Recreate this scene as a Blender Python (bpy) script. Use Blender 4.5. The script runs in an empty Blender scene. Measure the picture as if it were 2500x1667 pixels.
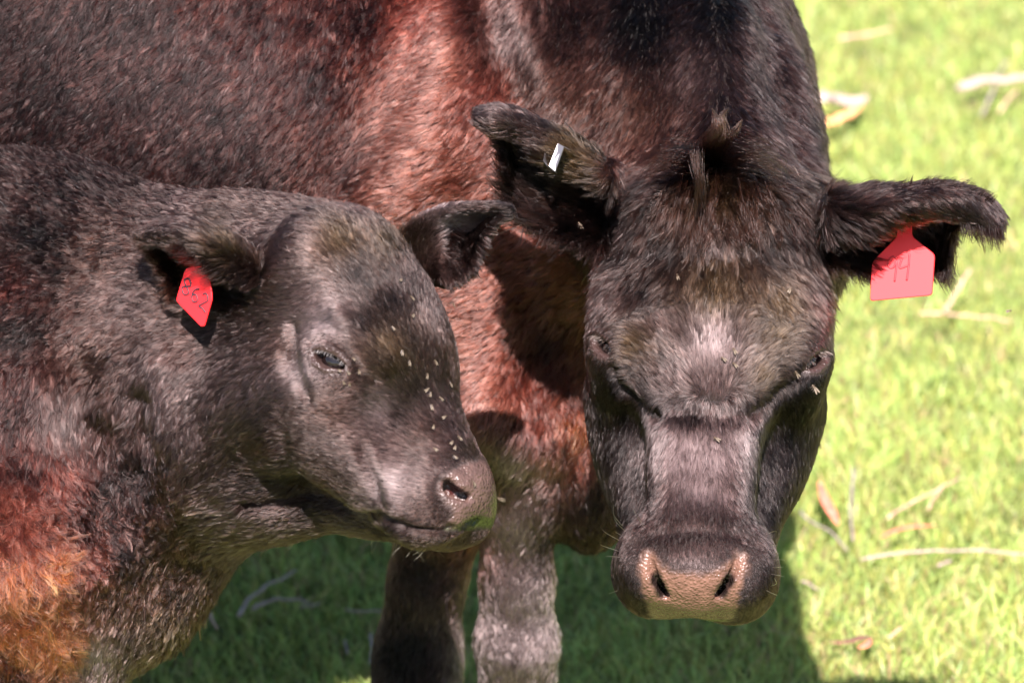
import bpy, math, random, os
import numpy as np
from mathutils import Matrix, Vector, kdtree

# ------------------------------------------------------------------ camera, world, sun
RAD = math.radians
PREVIEW = os.environ.get('COWPREVIEW', '')
scene = bpy.context.scene
COL = scene.collection
PITCH = 24.0          # the camera looks down by this
D0 = 5.2              # metres to the heads
PX = 0.00042          # metres per photo pixel at the heads
H0 = 0.76             # height of the point the camera looks at
cp, sp = math.cos(RAD(PITCH)), math.sin(RAD(PITCH))
# local frame: x right, y image-up, z towards the camera
RX = np.array([1.0, 0, 0]); RY = np.array([0, sp, cp]); RZ = np.array([0, -cp, sp])
R3 = np.stack([RX, RY, RZ], 1)       # local -> world
ORG = np.array([0, 0, H0])

cam_d = bpy.data.cameras.new('camera'); cam = bpy.data.objects.new('camera', cam_d); COL.objects.link(cam)
cam.location = ORG + RZ * D0
cam.rotation_euler = (RAD(90 - PITCH), 0, 0)
cam_d.sensor_width = 36.0
cam_d.lens = 36.0 * D0 / (2500 * PX)
cam_d.clip_end = 500; cam_d.clip_start = 0.1
cam_d.dof.use_dof = True
cam_d.dof.focus_distance = D0 - 0.10
cam_d.dof.aperture_fstop = 5.6
scene.camera = cam

SUN_EL = 54.5
sun_w = np.array([-0.022, -math.cos(RAD(SUN_EL)), math.sin(RAD(SUN_EL))]); sun_w /= np.linalg.norm(sun_w)
sd = bpy.data.lights.new('sun', 'SUN'); so = bpy.data.objects.new('sun', sd); COL.objects.link(so)
sd.energy = 5.0; sd.angle = RAD(0.53); sd.color = (1.0, 0.865, 0.84)
so.rotation_euler = Vector(sun_w).to_track_quat('Z', 'Y').to_euler()
so.location = (0, -3, 6)
world = bpy.data.worlds.new('World'); scene.world = world; world.use_nodes = True
wn = world.node_tree.nodes; wl = world.node_tree.links
bg = wn['Background']; sky = wn.new('ShaderNodeTexSky'); sky.sky_type = 'NISHITA'; sky.sun_disc = False
sky.sun_elevation = RAD(SUN_EL); sky.sun_rotation = math.atan2(sun_w[0], sun_w[1])
wl.new(sky.outputs[0], bg.inputs[0]); bg.inputs[1].default_value = 0.05
scene.view_settings.view_transform = 'Standard'; scene.view_settings.look = 'None'
scene.view_settings.exposure = 2.12; scene.view_settings.gamma = 1.0
scene.cycles.use_denoising = True; scene.cycles.max_bounces = 5; scene.cycles.diffuse_bounces = 2; scene.cycles.glossy_bounces = 2
scene.cycles.transmission_bounces = 3; scene.cycles.transparent_max_bounces = 4
scene.cycles_curves.shape = 'RIBBONS'; scene.cycles_curves.subdivisions = 2

# ------------------------------------------------------------------ helpers
def P(px, py, z=0.0):
    """photo pixel and distance in front of the focal plane -> local metres"""
    f = (D0 - z) / D0 * PX
    return np.array([(px - 1250) * f, (833.5 - py) * f, z])
def pxy(loc):
    """local metres -> photo pixels"""
    f = D0 / (D0 - loc[..., 2]) / PX
    return np.stack([loc[..., 0] * f + 1250, 833.5 - loc[..., 1] * f], -1)
def to_world(l): return ORG + np.asarray(l) @ R3.T
def to_local(w): return (np.asarray(w) - ORG) @ R3
def W(x, toward, up):
    """world metres: x right, towards the camera, height above the ground -> local"""
    return to_local(np.array([x, -toward, up]))
def norm(v): v = np.asarray(v, float); return v / (np.linalg.norm(v, axis=-1, keepdims=True) + 1e-12)

class Field:
    """signed distance field on a rectilinear grid, meshed with surface nets"""
    def __init__(s, xs, ys, zs):
        s.ax = [np.asarray(a, np.float32) for a in (xs, ys, zs)]
        s.d = np.full([len(a) for a in s.ax], 1.0, np.float32)
    def box(s, lo, hi):
        sl, g = [], []
        for a, l, h in zip(s.ax, lo, hi):
            i = max(0, np.searchsorted(a, l) - 1); j = min(len(a), np.searchsorted(a, h) + 1)
            sl.append(slice(i, max(i, j))); g.append(a[i:max(i, j)])
        return tuple(sl), np.meshgrid(*g, indexing='ij', sparse=True)
    def blend(s, sl, b, k, mode='add'):
        a = s.d[sl]
        if a.size == 0: return
        if mode == 'sub':
            b = -b; h = np.maximum(k - np.abs(a - b), 0) / k if k > 0 else 0
            s.d[sl] = np.maximum(a, b) + h * h * k * .25
        else:
            h = np.maximum(k - np.abs(a - b), 0) / k if k > 0 else 0
            s.d[sl] = np.minimum(a, b) - h * h * k * .25
    def ell(s, c, r, B=None, k=.03, mode='add'):
        c = np.asarray(c, float); r = np.asarray(r, float); R = r.max() + k + .02
        sl, (X, Y, Z) = s.box(c - R, c + R)
        X, Y, Z = X - c[0], Y - c[1], Z - c[2]
        if B is None: B = np.eye(3)
        B = np.asarray(B, float)      # rows: the ellipsoid's axes in local coordinates
        q = [B[i, 0] * X + B[i, 1] * Y + B[i, 2] * Z for i in range(3)]
        k0 = np.sqrt(sum((q[i] / r[i]) ** 2 for i in range(3))); k1 = np.sqrt(sum((q[i] / r[i] ** 2) ** 2 for i in range(3)))
        s.blend(sl, (k0 * (k0 - 1) / np.maximum(k1, 1e-6)).astype(np.float32), k, mode)
    def cone(s, a, ra, b, rb, k=.03, mode='add', zs=1.0):
        """rounded cone between two balls; zs squashes it along z"""
        a = np.asarray(a, float); b = np.asarray(b, float); m = max(ra, rb) * max(1, zs) + k + .02
        sl, (X, Y, Z) = s.box(np.minimum(a, b) - m, np.maximum(a, b) + m)
        d = (b - a) * [1, 1, 1 / zs]; L2 = max((d * d).sum(), 1e-9)
        X, Y, Z = X - a[0], Y - a[1], (Z - a[2]) / zs
        t = np.clip((X * d[0] + Y * d[1] + Z * d[2]) / L2, 0, 1)
        dist = np.sqrt((X - t * d[0]) ** 2 + (Y - t * d[1]) ** 2 + (Z - t * d[2]) ** 2) - (ra + (rb - ra) * t)
        s.blend(sl, dist.astype(np.float32), k, mode)
    def path(s, pts, k=.03, mode='add', zs=1.0):
        for (a, ra), (b, rb) in zip(pts[:-1], pts[1:]): s.cone(a, ra, b, rb, k, mode, zs)
    def sheet(s, rows, th=.0045, nu=32, nv=44, k=.003, cup=None):
        """a thin curved sheet (ear): rows of control points, smoothed both ways"""
        rows = np.asarray(rows, float)                # [nstations, ncontrol, 3]
        def spl(A, n):
            m = len(A); t = np.linspace(0, m - 1, n); i = np.clip(t.astype(int), 0, m - 2); f = (t - i)[:, None, None]
            g = lambda j: A[np.clip(j, 0, m - 1)]
            p0, p1, p2, p3 = g(i - 1), g(i), g(i + 1), g(i + 2)
            return .5 * (2 * p1 + (p2 - p0) * f + (2 * p0 - 5 * p1 + 4 * p2 - p3) * f ** 2 + (3 * p1 - p0 - 3 * p2 + p3) * f ** 3)
        A = spl(rows, nv); A = np.transpose(spl(np.transpose(A, (1, 0, 2)), nu), (1, 0, 2))
        d0 = np.full_like(s.d, 1.0); keep = s.d; s.d = d0
        lo, hi = A.min((0, 1)) - .03, A.max((0, 1)) + .03
        sl, _ = s.box(lo, hi)
        for i in range(nv):
            for j in range(nu):
                e = min(j, nu - 1 - j) / 2.0; r = th * (0.75 + .25 * min(e, 1))
                p = A[i, j]; b, (X, Y, Z) = s.box(p - r - .009, p + r + .009)
                q = np.sqrt((X - p[0]) ** 2 + (Y - p[1]) ** 2 + (Z - p[2]) ** 2) - r
                s.blend(b, q.astype(np.float32), k)
        ear = s.d[sl].copy(); s.d = keep
        s.blend(sl, ear, .012)
        return A
    def surf(s, px, py, z0=.35, z1=-.9, push=0.0):
        """the first surface met along the line of sight through a photo pixel -> point, normal"""
        zz = np.arange(z0, z1, -.0012); f = (D0 - zz) / D0 * PX
        p = np.stack([(px - 1250) * f, (833.5 - py) * f, zz], 1)
        d = s.at(p); i = np.argmax(d < 0)
        if not (d < 0).any(): i = int(np.argmin(d))
        c = p[i]; e = .004; g = np.array([s.at((c + e * np.eye(3)[a])[None])[0] - s.at((c - e * np.eye(3)[a])[None])[0] for a in range(3)])
        n = norm(g); return c - n * push, n
    def at(s, p):
        ii, ff = [], []
        for a in range(3):
            ax = s.ax[a]; i = np.clip(np.searchsorted(ax, p[:, a]) - 1, 0, len(ax) - 2); ii.append(i)
            ff.append(np.clip((p[:, a] - ax[i]) / (ax[i + 1] - ax[i]), 0, 1))
        r = 0
        for a in (0, 1):
            for b in (0, 1):
                for c in (0, 1):
                    w = (ff[0] if a else 1 - ff[0]) * (ff[1] if b else 1 - ff[1]) * (ff[2] if c else 1 - ff[2])
                    r = r + w * s.d[ii[0] + a, ii[1] + b, ii[2] + c]
        return r
    def eye(s, c, e, a, sz=1.0, up=1.0, slit=.0068):
        """socket, slit and lids round an eye at c that looks along e, corners along a"""
        e = norm(e); a = norm(a - e * (np.dot(a, e))); u = np.cross(e, a) * up; B = np.stack([a, u, e])
        s.ell(c, (.030 * sz, .023 * sz, .018 * sz), B, .015)
        s.ell(c + e * .016 * sz, (.019 * sz, slit * sz, .016 * sz), B, .003, 'sub')
        for sg, h, r in ((1, .0105, .0036), (-1, .0090, .0030)):
            pts = [(c + a * t * sz + u * sg * sz * h * (1 - (t / .0225) ** 2) + e * sz * (.0165 - 12 * t * t), r * sz) for t in np.linspace(-.021, .021, 9)]
            s.path(pts, .0035)
        return c + e * .001 * sz, B
    def mesh(s):
        F = s.d; nx, ny, nz = F.shape; S = F < 0
        c = np.zeros((nx - 1, ny - 1, nz - 1), np.int8)
        for i in (0, 1):
            for j in (0, 1):
                for k in (0, 1): c += S[i:nx - 1 + i, j:ny - 1 + j, k:nz - 1 + k]
        act = (c > 0) & (c < 8); I = np.argwhere(act)
        idx = np.full(act.shape, -1, np.int64); idx[act] = np.arange(len(I))
        acc = np.zeros((len(I), 3)); cnt = np.zeros(len(I))
        cor = [(i, j, k) for i in (0, 1) for j in (0, 1) for k in (0, 1)]
        val = {q: F[I[:, 0] + q[0], I[:, 1] + q[1], I[:, 2] + q[2]] for q in cor}
        pos = {q: np.stack([s.ax[a][I[:, a] + q[a]] for a in range(3)], 1) for q in cor}
        for p in cor:
            for a in range(3):
                if p[a] == 0:
                    q = list(p); q[a] = 1; q = tuple(q); u, v = val[p], val[q]; m = (u < 0) != (v < 0)
                    t = (u[m] / (u[m] - v[m]))[:, None]
                    acc[m] += pos[p][m] * (1 - t) + pos[q][m] * t; cnt[m] += 1
        V = acc / cnt[:, None]; Q = []
        for a in range(3):
            b, c2 = (a + 1) % 3, (a + 2) % 3
            s1 = [slice(1, -1)] * 3; s1[a] = slice(0, -1); s2 = list(s1); s2[a] = slice(1, None)
            A1, A2 = S[tuple(s1)], S[tuple(s2)]
            E = np.argwhere(A1 != A2); off = np.ones(3, int); off[a] = 0; E = E + off
            if not len(E): continue
            inside = S[E[:, 0], E[:, 1], E[:, 2]]
            def cell(db, dc):
                e = E.copy(); e[:, b] -= db; e[:, c2] -= dc; return idx[e[:, 0], e[:, 1], e[:, 2]]
            q = np.stack([cell(1, 1), cell(0, 1), cell(0, 0), cell(1, 0)], 1)
            q[~inside] = q[~inside][:, ::-1]; Q.append(q)
        return V, np.concatenate(Q)

def relax(V, Q, n=2, w=.5):
    """light smoothing of a quad mesh"""
    for _ in range(n):
        acc = np.zeros_like(V); cnt = np.zeros(len(V))
        for a, b in ((0, 1), (1, 2), (2, 3), (3, 0)):
            for i, j in ((a, b), (b, a)):
                for ax in range(3): acc[:, ax] += np.bincount(Q[:, i], V[Q[:, j], ax], len(V))
                cnt += np.bincount(Q[:, i], minlength=len(V))
        V = V * (1 - w) + w * acc / np.maximum(cnt, 1)[:, None]
    return V
def vnormals(V, Q):
    n = np.cross(V[Q[:, 2]] - V[Q[:, 0]], V[Q[:, 3]] - V[Q[:, 1]])
    N = np.zeros_like(V)
    for i in range(4):
        for ax in range(3): N[:, ax] += np.bincount(Q[:, i], n[:, ax], len(V))
    return norm(N)
def spacing(parts):
    """[(lo, hi, step), ...] -> one increasing axis"""
    out = []
    for lo, hi, st in parts:
        n = max(1, int(round((hi - lo) / st))); out.append(np.linspace(lo, hi, n, endpoint=False))
    return np.concatenate(out + [[parts[-1][1]]])

def mesh_obj(name, V, F, mats, parent=None, base=None, smooth=True, local=True):
    V = np.asarray(V, float)
    if local: V = to_world(V)
    if base is not None: V = V - np.asarray(base)
    me = bpy.data.meshes.new(name)
    if isinstance(F, np.ndarray):
        n, k = F.shape
        me.vertices.add(len(V)); me.vertices.foreach_set('co', V.astype(np.float32).ravel())
        me.loops.add(n * k); me.loops.foreach_set('vertex_index', F.astype(np.int32).ravel())
        me.polygons.add(n); me.polygons.foreach_set('loop_start', np.arange(0, n * k, k, dtype=np.int32))
        me.polygons.foreach_set('loop_total', np.full(n, k, np.int32)); me.update(calc_edges=True)
    else:
        me.from_pydata([tuple(v) for v in V], [], [tuple(f) for f in F]); me.update()
    me.polygons.foreach_set('use_smooth', np.full(len(me.polygons), smooth)); me.validate()
    for m in (mats if isinstance(mats, (list, tuple)) else [mats]): me.materials.append(m)
    o = bpy.data.objects.new(name, me); COL.objects.link(o)
    if parent: o.parent = parent
    return o
def empty(name, loc, label, cat, group=None):
    o = bpy.data.objects.new(name, None); COL.objects.link(o); o.location = loc
    o.empty_display_size = .1; tag(o, label, cat, group); return o
def tag(o, label=None, cat=None, group=None, kind=None):
    if label: o['label'] = label
    if cat: o['category'] = cat
    if group: o['group'] = group
    if kind: o['kind'] = kind
    return o
def fattr(me, name, arr, dom='POINT'):
    arr = np.asarray(arr, np.float32)
    if arr.ndim == 2:
        a = me.attributes.new(name, 'FLOAT_COLOR', dom)
        if arr.shape[1] == 3: arr = np.concatenate([arr, np.ones((len(arr), 1), np.float32)], 1)
        a.data.foreach_set('color', arr.ravel())
    else:
        a = me.attributes.new(name, 'FLOAT', dom); a.data.foreach_set('value', arr)

def vnoise(p, seed=0):
    """smooth value noise in 3D, -1..1"""
    p = np.asarray(p, float); i = np.floor(p).astype(np.int64); f = p - i; f = f * f * (3 - 2 * f)
    def h(a):
        n = (a[:, 0] * 73856093 ^ a[:, 1] * 19349663 ^ a[:, 2] * 83492791 ^ seed * 2654435761) & 0xffffffff
        n = (n ^ (n >> 15)) * 2246822519 & 0xffffffff; n = (n ^ (n >> 13)) * 3266489917 & 0xffffffff
        return ((n ^ (n >> 16)) & 0xffffff) / 8388608.0 - 1
    r = 0
    for a in (0, 1):
        for b in (0, 1):
            for c in (0, 1):
                w = (f[:, 0] if a else 1 - f[:, 0]) * (f[:, 1] if b else 1 - f[:, 1]) * (f[:, 2] if c else 1 - f[:, 2])
                r = r + w * h(i + np.array([a, b, c]))
    return r
# ------------------------------------------------------------------ the mother's body (one field)
def frame(f, n):
    f = norm(f); n = np.asarray(n, float); n = norm(n - f * (n @ f)); s = np.cross(f, n)
    return np.stack([f, n, s])          # rows
class Head:
    """head coordinates: f from the poll to the nose, n out of the face, s to the side"""
    def __init__(h, F, o, f, n): h.F, h.o, h.B = F, np.asarray(o, float), frame(f, n)
    def p(h, f, n, s): return h.o + h.B[0] * f + h.B[1] * n + h.B[2] * s
    def ell(h, f, n, s, rf, rn, rs, k=.03, both=True, mode='add', rot=0):
        for sg in ((1, -1) if both and s else (1,)):
            B = h.B
            if rot:      # turn about n: the f axis swings sideways
                c_, s_ = math.cos(rot * sg), math.sin(rot * sg)
                B = np.stack([B[0] * c_ + B[2] * s_, B[1], -B[0] * s_ + B[2] * c_])
            h.F.ell(h.p(f, n, s * sg), (rf, rn, rs), B, k, mode)
    def cone(h, a, ra, b, rb, k=.03, mode='add', both=True):
        for sg in ((1, -1) if both and (a[2] or b[2]) else (1,)):
            h.F.cone(h.p(a[0], a[1], a[2] * sg), ra, h.p(b[0], b[1], b[2] * sg), rb, k, mode)

q = 1.7 if PREVIEW else 1.0
FM = Field(spacing([(-2.2, -.55, .02), (-.55, -.1, .007 * q), (-.1, .55, .0028 * q), (.55, .6, .02)]),
           spacing([(-.95, -.4, .015), (-.4, .4, .0036 * q), (.4, 1.0, .015)]),
           spacing([(-1.5, -.55, .02), (-.55, -.16, .007 * q), (-.16, .30, .0032 * q)]))
def mother_field():
    F = FM
    # barrel, rump, shoulders, neck
    F.ell(W(-.80, -.65, .97), (.86, .44, .43), None, .1)
    F.ell(W(-.32, -.56, .80), (.66, .36, .36), None, .08)          # belly, deepened behind the calf to cast shade on the grass
    F.ell(W(-1.55, -.82, 1.0), (.36, .33, .30), None, .15)
    F.ell(P(960, 200, -.50), (.24, .40, .20), None, .10)           # shoulder
    F.cone(P(1080, 150, -.36), .15, P(1180, 720, -.33), .10, .08)  # point of the shoulder running down
    F.cone(P(1235, -350, -.62), .245, P(1630, 330, -.26), .148, .07) # neck
    F.cone(P(1630, 330, -.26), .148, P(1760, 600, -.10), .125, .06)
    F.cone(P(1240, 60, -.33), .07, P(1380, 620, -.28), .07, .08)    # neck fold
    F.cone(P(1340, 300, -.42), .16, P(1420, 900, -.40), .13, .08)  # chest
    F.ell(P(1436, 1100, -.38), (.060, .110, .09), None, .05)         # brisket
    # forelegs
    F.path([(P(1170, 700, -.33), .11), (P(1222, 1000, -.30), .078), (P(1256, 1200, -.335), .044), (P(1262, 1420, -.38), .034),
            (P(1262, 1570, -.41), .040), (P(1262, 1680, -.435), .034), (W(.0, -.26, .16), .030), (W(.0, -.26, .09), .036), (W(.0, -.23, .04), .045)], .03)
    F.path([(P(1100, 900, -.40), .09), (P(1085, 1220, -.44), .050), (P(1042, 1420, -.475), .035), (P(1022, 1580, -.51), .040), (P(1015, 1680, -.51), .038),
            (W(-.11, -.33, .14), .034), (W(-.11, -.33, .09), .038), (W(-.11, -.30, .04), .047)], .04)
    # hind legs
    for t in (-.70, -1.02):
        F.path([(W(-1.65, t, .80), .17), (W(-1.60, t, .62), .10), (W(-1.78, t, .46), .055), (W(-1.76, t, .12), .04), (W(-1.73, t, .04), .05)], .05)
    # ---- head
    o = P(1764, 392, .035); f = norm(P(1700, 1440, .205) - o); n = np.array([0.0, .33, .94])
    H = Head(F, o, f, n); B = H.B
    H.ell(.085, -.105, 0, .105, .085, .092, .04)                 # cranium
    H.ell(.045, -.060, .030, .060, .055, .050, .03)                # poll
    H.ell(.150, -.072, .040, .110, .060, .060, .03)              # forehead
    H.ell(.150, -.085, .075, .075, .050, .045, .03)              # temples
    H.ell(.190, -.088, .090, .050, .044, .030, .02)              # orbit
    H.ell(.175, -.060, .085, .045, .026, .026, .02)             # brow
    H.ell(.225, -.053, 0, .055, .026, .055, .03)                 # lower edge of the forehead
    H.cone((.22, -.088, 0), .058, (.40, -.074, 0), .042, .02)    # nasal bridge
    H.cone((.24, -.066, .026), .030, (.415, -.050, .022), .027, .022)
    H.cone((.20, -.162, .060), .058, (.36, -.135, .036), .040, .025)   # cheeks
    H.ell(.21, -.175, .072, .095, .075, .038, .04)               # masseter
    H.cone((.18, -.225, .045), .045, (.37, -.150, .024), .034, .04)   # jaw
    H.ell(.405, -.080, 0, .056, .050, .072, .03)                 # muzzle
    H.ell(.412, -.070, .048, .044, .040, .032, .014)              # nostril wings
    H.ell(.410, -.106, .038, .048, .034, .045, .02)              # upper lip sides
    H.ell(.388, -.126, 0, .045, .028, .046, .010)                # lower lip and chin
    # ears
    F.sheet([[P(1490, 460, .04), P(1490, 420, .05), P(1490, 405, .02), P(1480, 490, -.03), P(1470, 600, .0)],
             [P(1400, 425, .035), P(1403, 378, .045), P(1400, 356, .03), P(1400, 465, -.01), P(1390, 580, .01)],
             [P(1336, 395, .035), P(1343, 345, .042), P(1340, 322, .025), P(1330, 440, -.015), P(1310, 552, .01)],
             [P(1275, 350, .032), P(1278, 308, .040), P(1275, 284, .02), P(1275, 390, -.02), P(1245, 495, .005)],
             [P(1215, 326, .035), P(1215, 290, .045), P(1215, 266, .02), P(1222, 318, -.01), P(1230, 365, .0)],
             [P(1167, 302, .025), P(1168, 290, .03), P(1168, 273, .015), P(1168, 290, .008), P(1172, 302, .01)]], nu=44, th=.0036)
    F.sheet([[P(2020, 570, .035), P(2020, 495, .05), P(2020, 480, .01), P(2020, 560, -.04), P(2020, 645, .0)],
             [P(2115, 572, .045), P(2112, 508, .062), P(2110, 472, .02), P(2130, 560, -.04), P(2115, 650, -.015)],
             [P(2200, 540, .045), P(2198, 495, .062), P(2198, 462, .02), P(2205, 560, -.05), P(2205, 662, -.035)],
             [P(2285, 530, .042), P(2283, 485, .056), P(2283, 453, .02), P(2288, 540, -.045), P(2303, 662, -.045)],
             [P(2350, 540, .035), P(2350, 492, .048), P(2350, 461, .02), P(2348, 505, -.01), P(2338, 556, -.01)],
             [P(2402, 558, .025), P(2402, 520, .032), P(2402, 480, .015), P(2396, 515, .0), P(2392, 550, .0)],
             [P(2436, 570, .02), P(2440, 548, .022), P(2443, 526, .012), P(2436, 545, .005), P(2432, 560, .005)]], nu=44, th=.0036)
    # nostrils: slits that start high outside and run in and down
    for pts in (((1586, 1354), (1592, 1392), (1606, 1425), (1624, 1456)), ((1801, 1352), (1794, 1392), (1776, 1425), (1754, 1456))):
        pp = [F.surf(x, y, push=d)[0] for (x, y), d in zip(pts, (.001, .003, .005, .006))]
        F.path(list(zip(pp, (.0020, .0034, .0046, .0054))), .004, 'sub')
        F.path(list(zip([p_ + H.B[0] * -.004 - H.B[1] * .012 for p_ in pp[1:]], (.0030, .0042, .0052))), .003, 'sub')
    H.eyes = []
    for sg in (-1, 1):
        s_ = H.B[2] * sg
        c = H.p(.190, -.064, .096 * sg); H.eyes.append(F.eye(c, s_ * .62 + H.B[1] * .74 + H.B[0] * .1, H.B[0] * .62 - s_ * .55 + H.B[1] * .5, 1.0, sg))
    # nose pad: flattened, nostrils cut
    return H
HM = mother_field()

# ------------------------------------------------------------------ the calf
FC = Field(spacing([(-1.35, -.56, .015), (-.56, .03, .0025 * q), (.03, .06, .01)]),
           spacing([(-.95, -.38, .015), (-.38, .24, .0026 * q), (.24, .3, .01)]),
           spacing([(-.55, -.10, .015), (-.10, .34, .0027 * q), (.34, .4, .01)]))
def calf_field():
    F = FC
    F.ell(P(-300, 1080, -.03), (.38, .28, .17), None, .1)
    F.ell(P(-1400, 1080, -.12), (.38, .25, .19), None, .2)
    F.ell(P(60, 1060, -.02), (.22, .275, .17), None, .06)       # shoulder
    F.cone(P(120, 960, -.02), .23, P(560, 900, .055), .165, .06, zs=.70)
    F.cone(P(560, 800, .06), .11, P(780, 760, .10), .10, .08)
    F.cone(P(390, 980, .03), .125, P(620, 990, .125), .100, .08)
    F.cone(P(560, 1010, .07), .105, P(700, 1060, .10), .085, .07)   # neck
    F.cone(P(180, 1250, .02), .15, P(310, 1400, .02), .070, .05, zs=.8)
    F.cone(P(270, 1480, .03), .060, P(352, 1500, .03), .026, .03) # brisket
    F.path([(P(60, 1350, .06), .13), (P(110, 1700, .03), .06), (W(-.50, .22, .30), .036), (W(-.50, .22, .08), .028), (W(-.49, .24, .03), .036)], .04)
    F.path([(P(-10, 1400, -.08), .11), (P(0, 1750, -.15), .05), (W(-.56, -.02, .28), .036), (W(-.56, -.02, .08), .028), (W(-.55, .0, .03), .036)], .04)
    for t in (.05, -.18):
        F.path([(W(-1.10, t, .62), .13), (W(-1.08, t, .42), .07), (W(-1.17, t, .30), .038), (W(-1.16, t, .08), .03), (W(-1.14, t, .03), .036)], .04)
    o = P(880, 508, .205); f = norm(P(1215, 1190, .30) - o); n = np.array([.75, .55, .37])
    H = Head(F, o, f, n)
    H.ell(.090, -.070, 0, .105, .080, .078, .06)                  # cranium, domed
    H.ell(.030, -.045, .030, .045, .040, .040, .03)
    H.ell(.130, -.040, .034, .075, .046, .045, .02)
    H.ell(.100, -.030, 0, .09, .045, .06, .03)
    H.ell(.150, -.040, .058, .036, .022, .022, .012)              # brow ridge                # forehead
    H.ell(.150, -.075, .062, .042, .040, .026, .02)                # orbit
    H.cone((.17, -.042, 0), .046, (.285, -.044, 0), .036, .03)       # bridge
    H.cone((.15, -.115, .040), .052, (.27, -.080, .022), .036, .03) # cheek
    H.ell(.135, -.145, .045, .075, .060, .032, .03)                 # masseter
    H.cone((.11, -.175, .025), .040, (.27, -.100, .018), .024, .03)  # jaw
    H.ell(.292, -.050, 0, .046, .043, .048, .02)                    # muzzle
    H.ell(.305, -.058, .028, .040, .036, .026, .015)
    H.ell(.296, -.082, .022, .040, .028, .034, .015)
    H.ell(.266, -.092, 0, .043, .019, .032, .008)                  # lower lip
    F.cone(P(620, 1140, .12), .065, P(900, 1215, .17), .034, .03, zs=.8)   # throat under the jaw
    F.cone(P(900, 1215, .17), .034, P(1010, 1265, .20), .026, .02)
    pts = ((1092, 1176), (1103, 1194), (1122, 1205), (1142, 1213))
    pp = [F.surf(x, y, push=d)[0] for (x, y), d in zip(pts, (.003, .005, .005, .003))]
    F.path(list(zip(pp, (.0050, .0066, .0056, .0050))), .003, 'sub')
    F.path(list(zip([p_ - np.array([.002, 0, .010]) for p_ in pp], (.0050, .0068, .0062, .0052))), .003, 'sub')
    c, n_ = F.surf(808, 876, push=.015)
    H.eyes = [F.eye(c, norm(n_ + np.array([-.15, -.1, .3])), P(858, 900, .0) - P(758, 860, .0), 1.15, 1.0, .0054)]
    c2 = H.p(.150, -.062, -.070); H.eyes.append(F.eye(c2, -H.B[2] * .85 + H.B[1] * .45, H.B[0], .92, -1.0))
    F.sheet([[P(985, 572, .14), P(1010, 615, .13), P(1045, 690, .13)],
             [P(1042, 528, .155), P(1068, 605, .138), P(1095, 688, .15)],
             [P(1100, 506, .165), P(1118, 580, .112), P(1145, 655, .15)],
             [P(1160, 502, .162), P(1168, 550, .125), P(1158, 622, .145)],
             [P(1205, 504, .158), P(1206, 524, .142), P(1202, 548, .150)],
             [P(1237, 511, .15), P(1237, 519, .146), P(1235, 527, .15)]], th=.0036)
    F.sheet([[P(622, 690, .235), P(622, 650, .245), P(625, 632, .205), P(612, 700, .16), P(600, 755, .19)],
             [P(548, 665, .262), P(552, 610, .275), P(555, 583, .23), P(545, 680, .175), P(525, 762, .205)],
             [P(470, 608, .265), P(475, 578, .272), P(478, 556, .23), P(462, 650, .18), P(435, 748, .195)],
             [P(410, 588, .24), P(410, 570, .245), P(410, 553, .215), P(408, 605, .19), P(404, 675, .195)],
             [P(356, 586, .215), P(354, 575, .22), P(354, 563, .205), P(356, 576, .20), P(358, 590, .20)]], th=.0034, nu=44)
    return H
HC = calf_field()

def stroke(F, V, N, pts, w, depth):
    """press (depth > 0) or raise a soft line into the surface along photo points"""
    c = np.array([F.surf(x, y)[0] for x, y in pts]); lo, hi = c.min(0) - 3 * w, c.max(0) + 3 * w
    m = np.where(((V > lo) & (V < hi)).all(1))[0]
    if not len(m): return
    best = np.full(len(m), 9.0)
    for a, b in zip(c[:-1], c[1:]):
        d = b - a; t = np.clip(((V[m] - a) @ d) / max(d @ d, 1e-9), 0, 1)
        best = np.minimum(best, np.linalg.norm(V[m] - a - t[:, None] * d, axis=1))
    V[m] -= N[m] * (depth * np.exp(-(best / w) ** 2))[:, None]
MV, MQ = FM.mesh(); MV = relax(MV, MQ, 2); MN = vnormals(MV, MQ)
for pts, w, d in (
    ([(1500, 905), (1530, 955), (1575, 995), (1600, 1015)], .006, .006), ([(1965, 905), (1925, 935), (1880, 975), (1835, 1010)], .006, .006),
    ([(1520, 915), (1555, 960), (1590, 990)], .005, -.003), ([(1945, 915), (1905, 945), (1865, 980)], .005, -.003),
    ([(1600, 1010), (1680, 1003), (1760, 1010), (1830, 1000)], .010, .003),
    ([(1570, 700), (1600, 770), (1640, 860)], .022, .004), ([(1915, 700), (1880, 770), (1850, 860)], .022, .004),
    ([(1520, 640), (1620, 612), (1740, 622), (1880, 608), (1960, 645)], .016, .0025), ([(1640, 980), (1610, 900), (1590, 840)], .016, .006),
    ([(1550, 1330), (1600, 1300), (1700, 1290), (1800, 1300), (1850, 1330)], .008, .003),
    ([(1640, -60), (1625, 100), (1640, 320)], .04, .014), ([(1440, -60), (1450, 150), (1510, 330)], .04, .010), ([(1300, -50), (1310, 120), (1330, 240)], .04, -.014),
    ([(1870, 40), (1900, 200), (1960, 380)], .03, .012), ([(1760, 30), (1760, 200), (1780, 320)], .04, -.012),
    ([(1180, -50), (1230, 120), (1290, 225)], .022, .016),
    ([(1010, -60), (960, 150), (900, 330), (830, 470)], .05, .03), ([(1090, 120), (1040, 300), (960, 470)], .05, -.012),
    ([(1300, 560), (1330, 800), (1330, 1000)], .03, .015)):
    stroke(FM, MV, MN, pts, w, d)
MN = vnormals(MV, MQ)
CV, CQ = FC.mesh(); CV = relax(CV, CQ, 2); CN = vnormals(CV, CQ)
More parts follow.
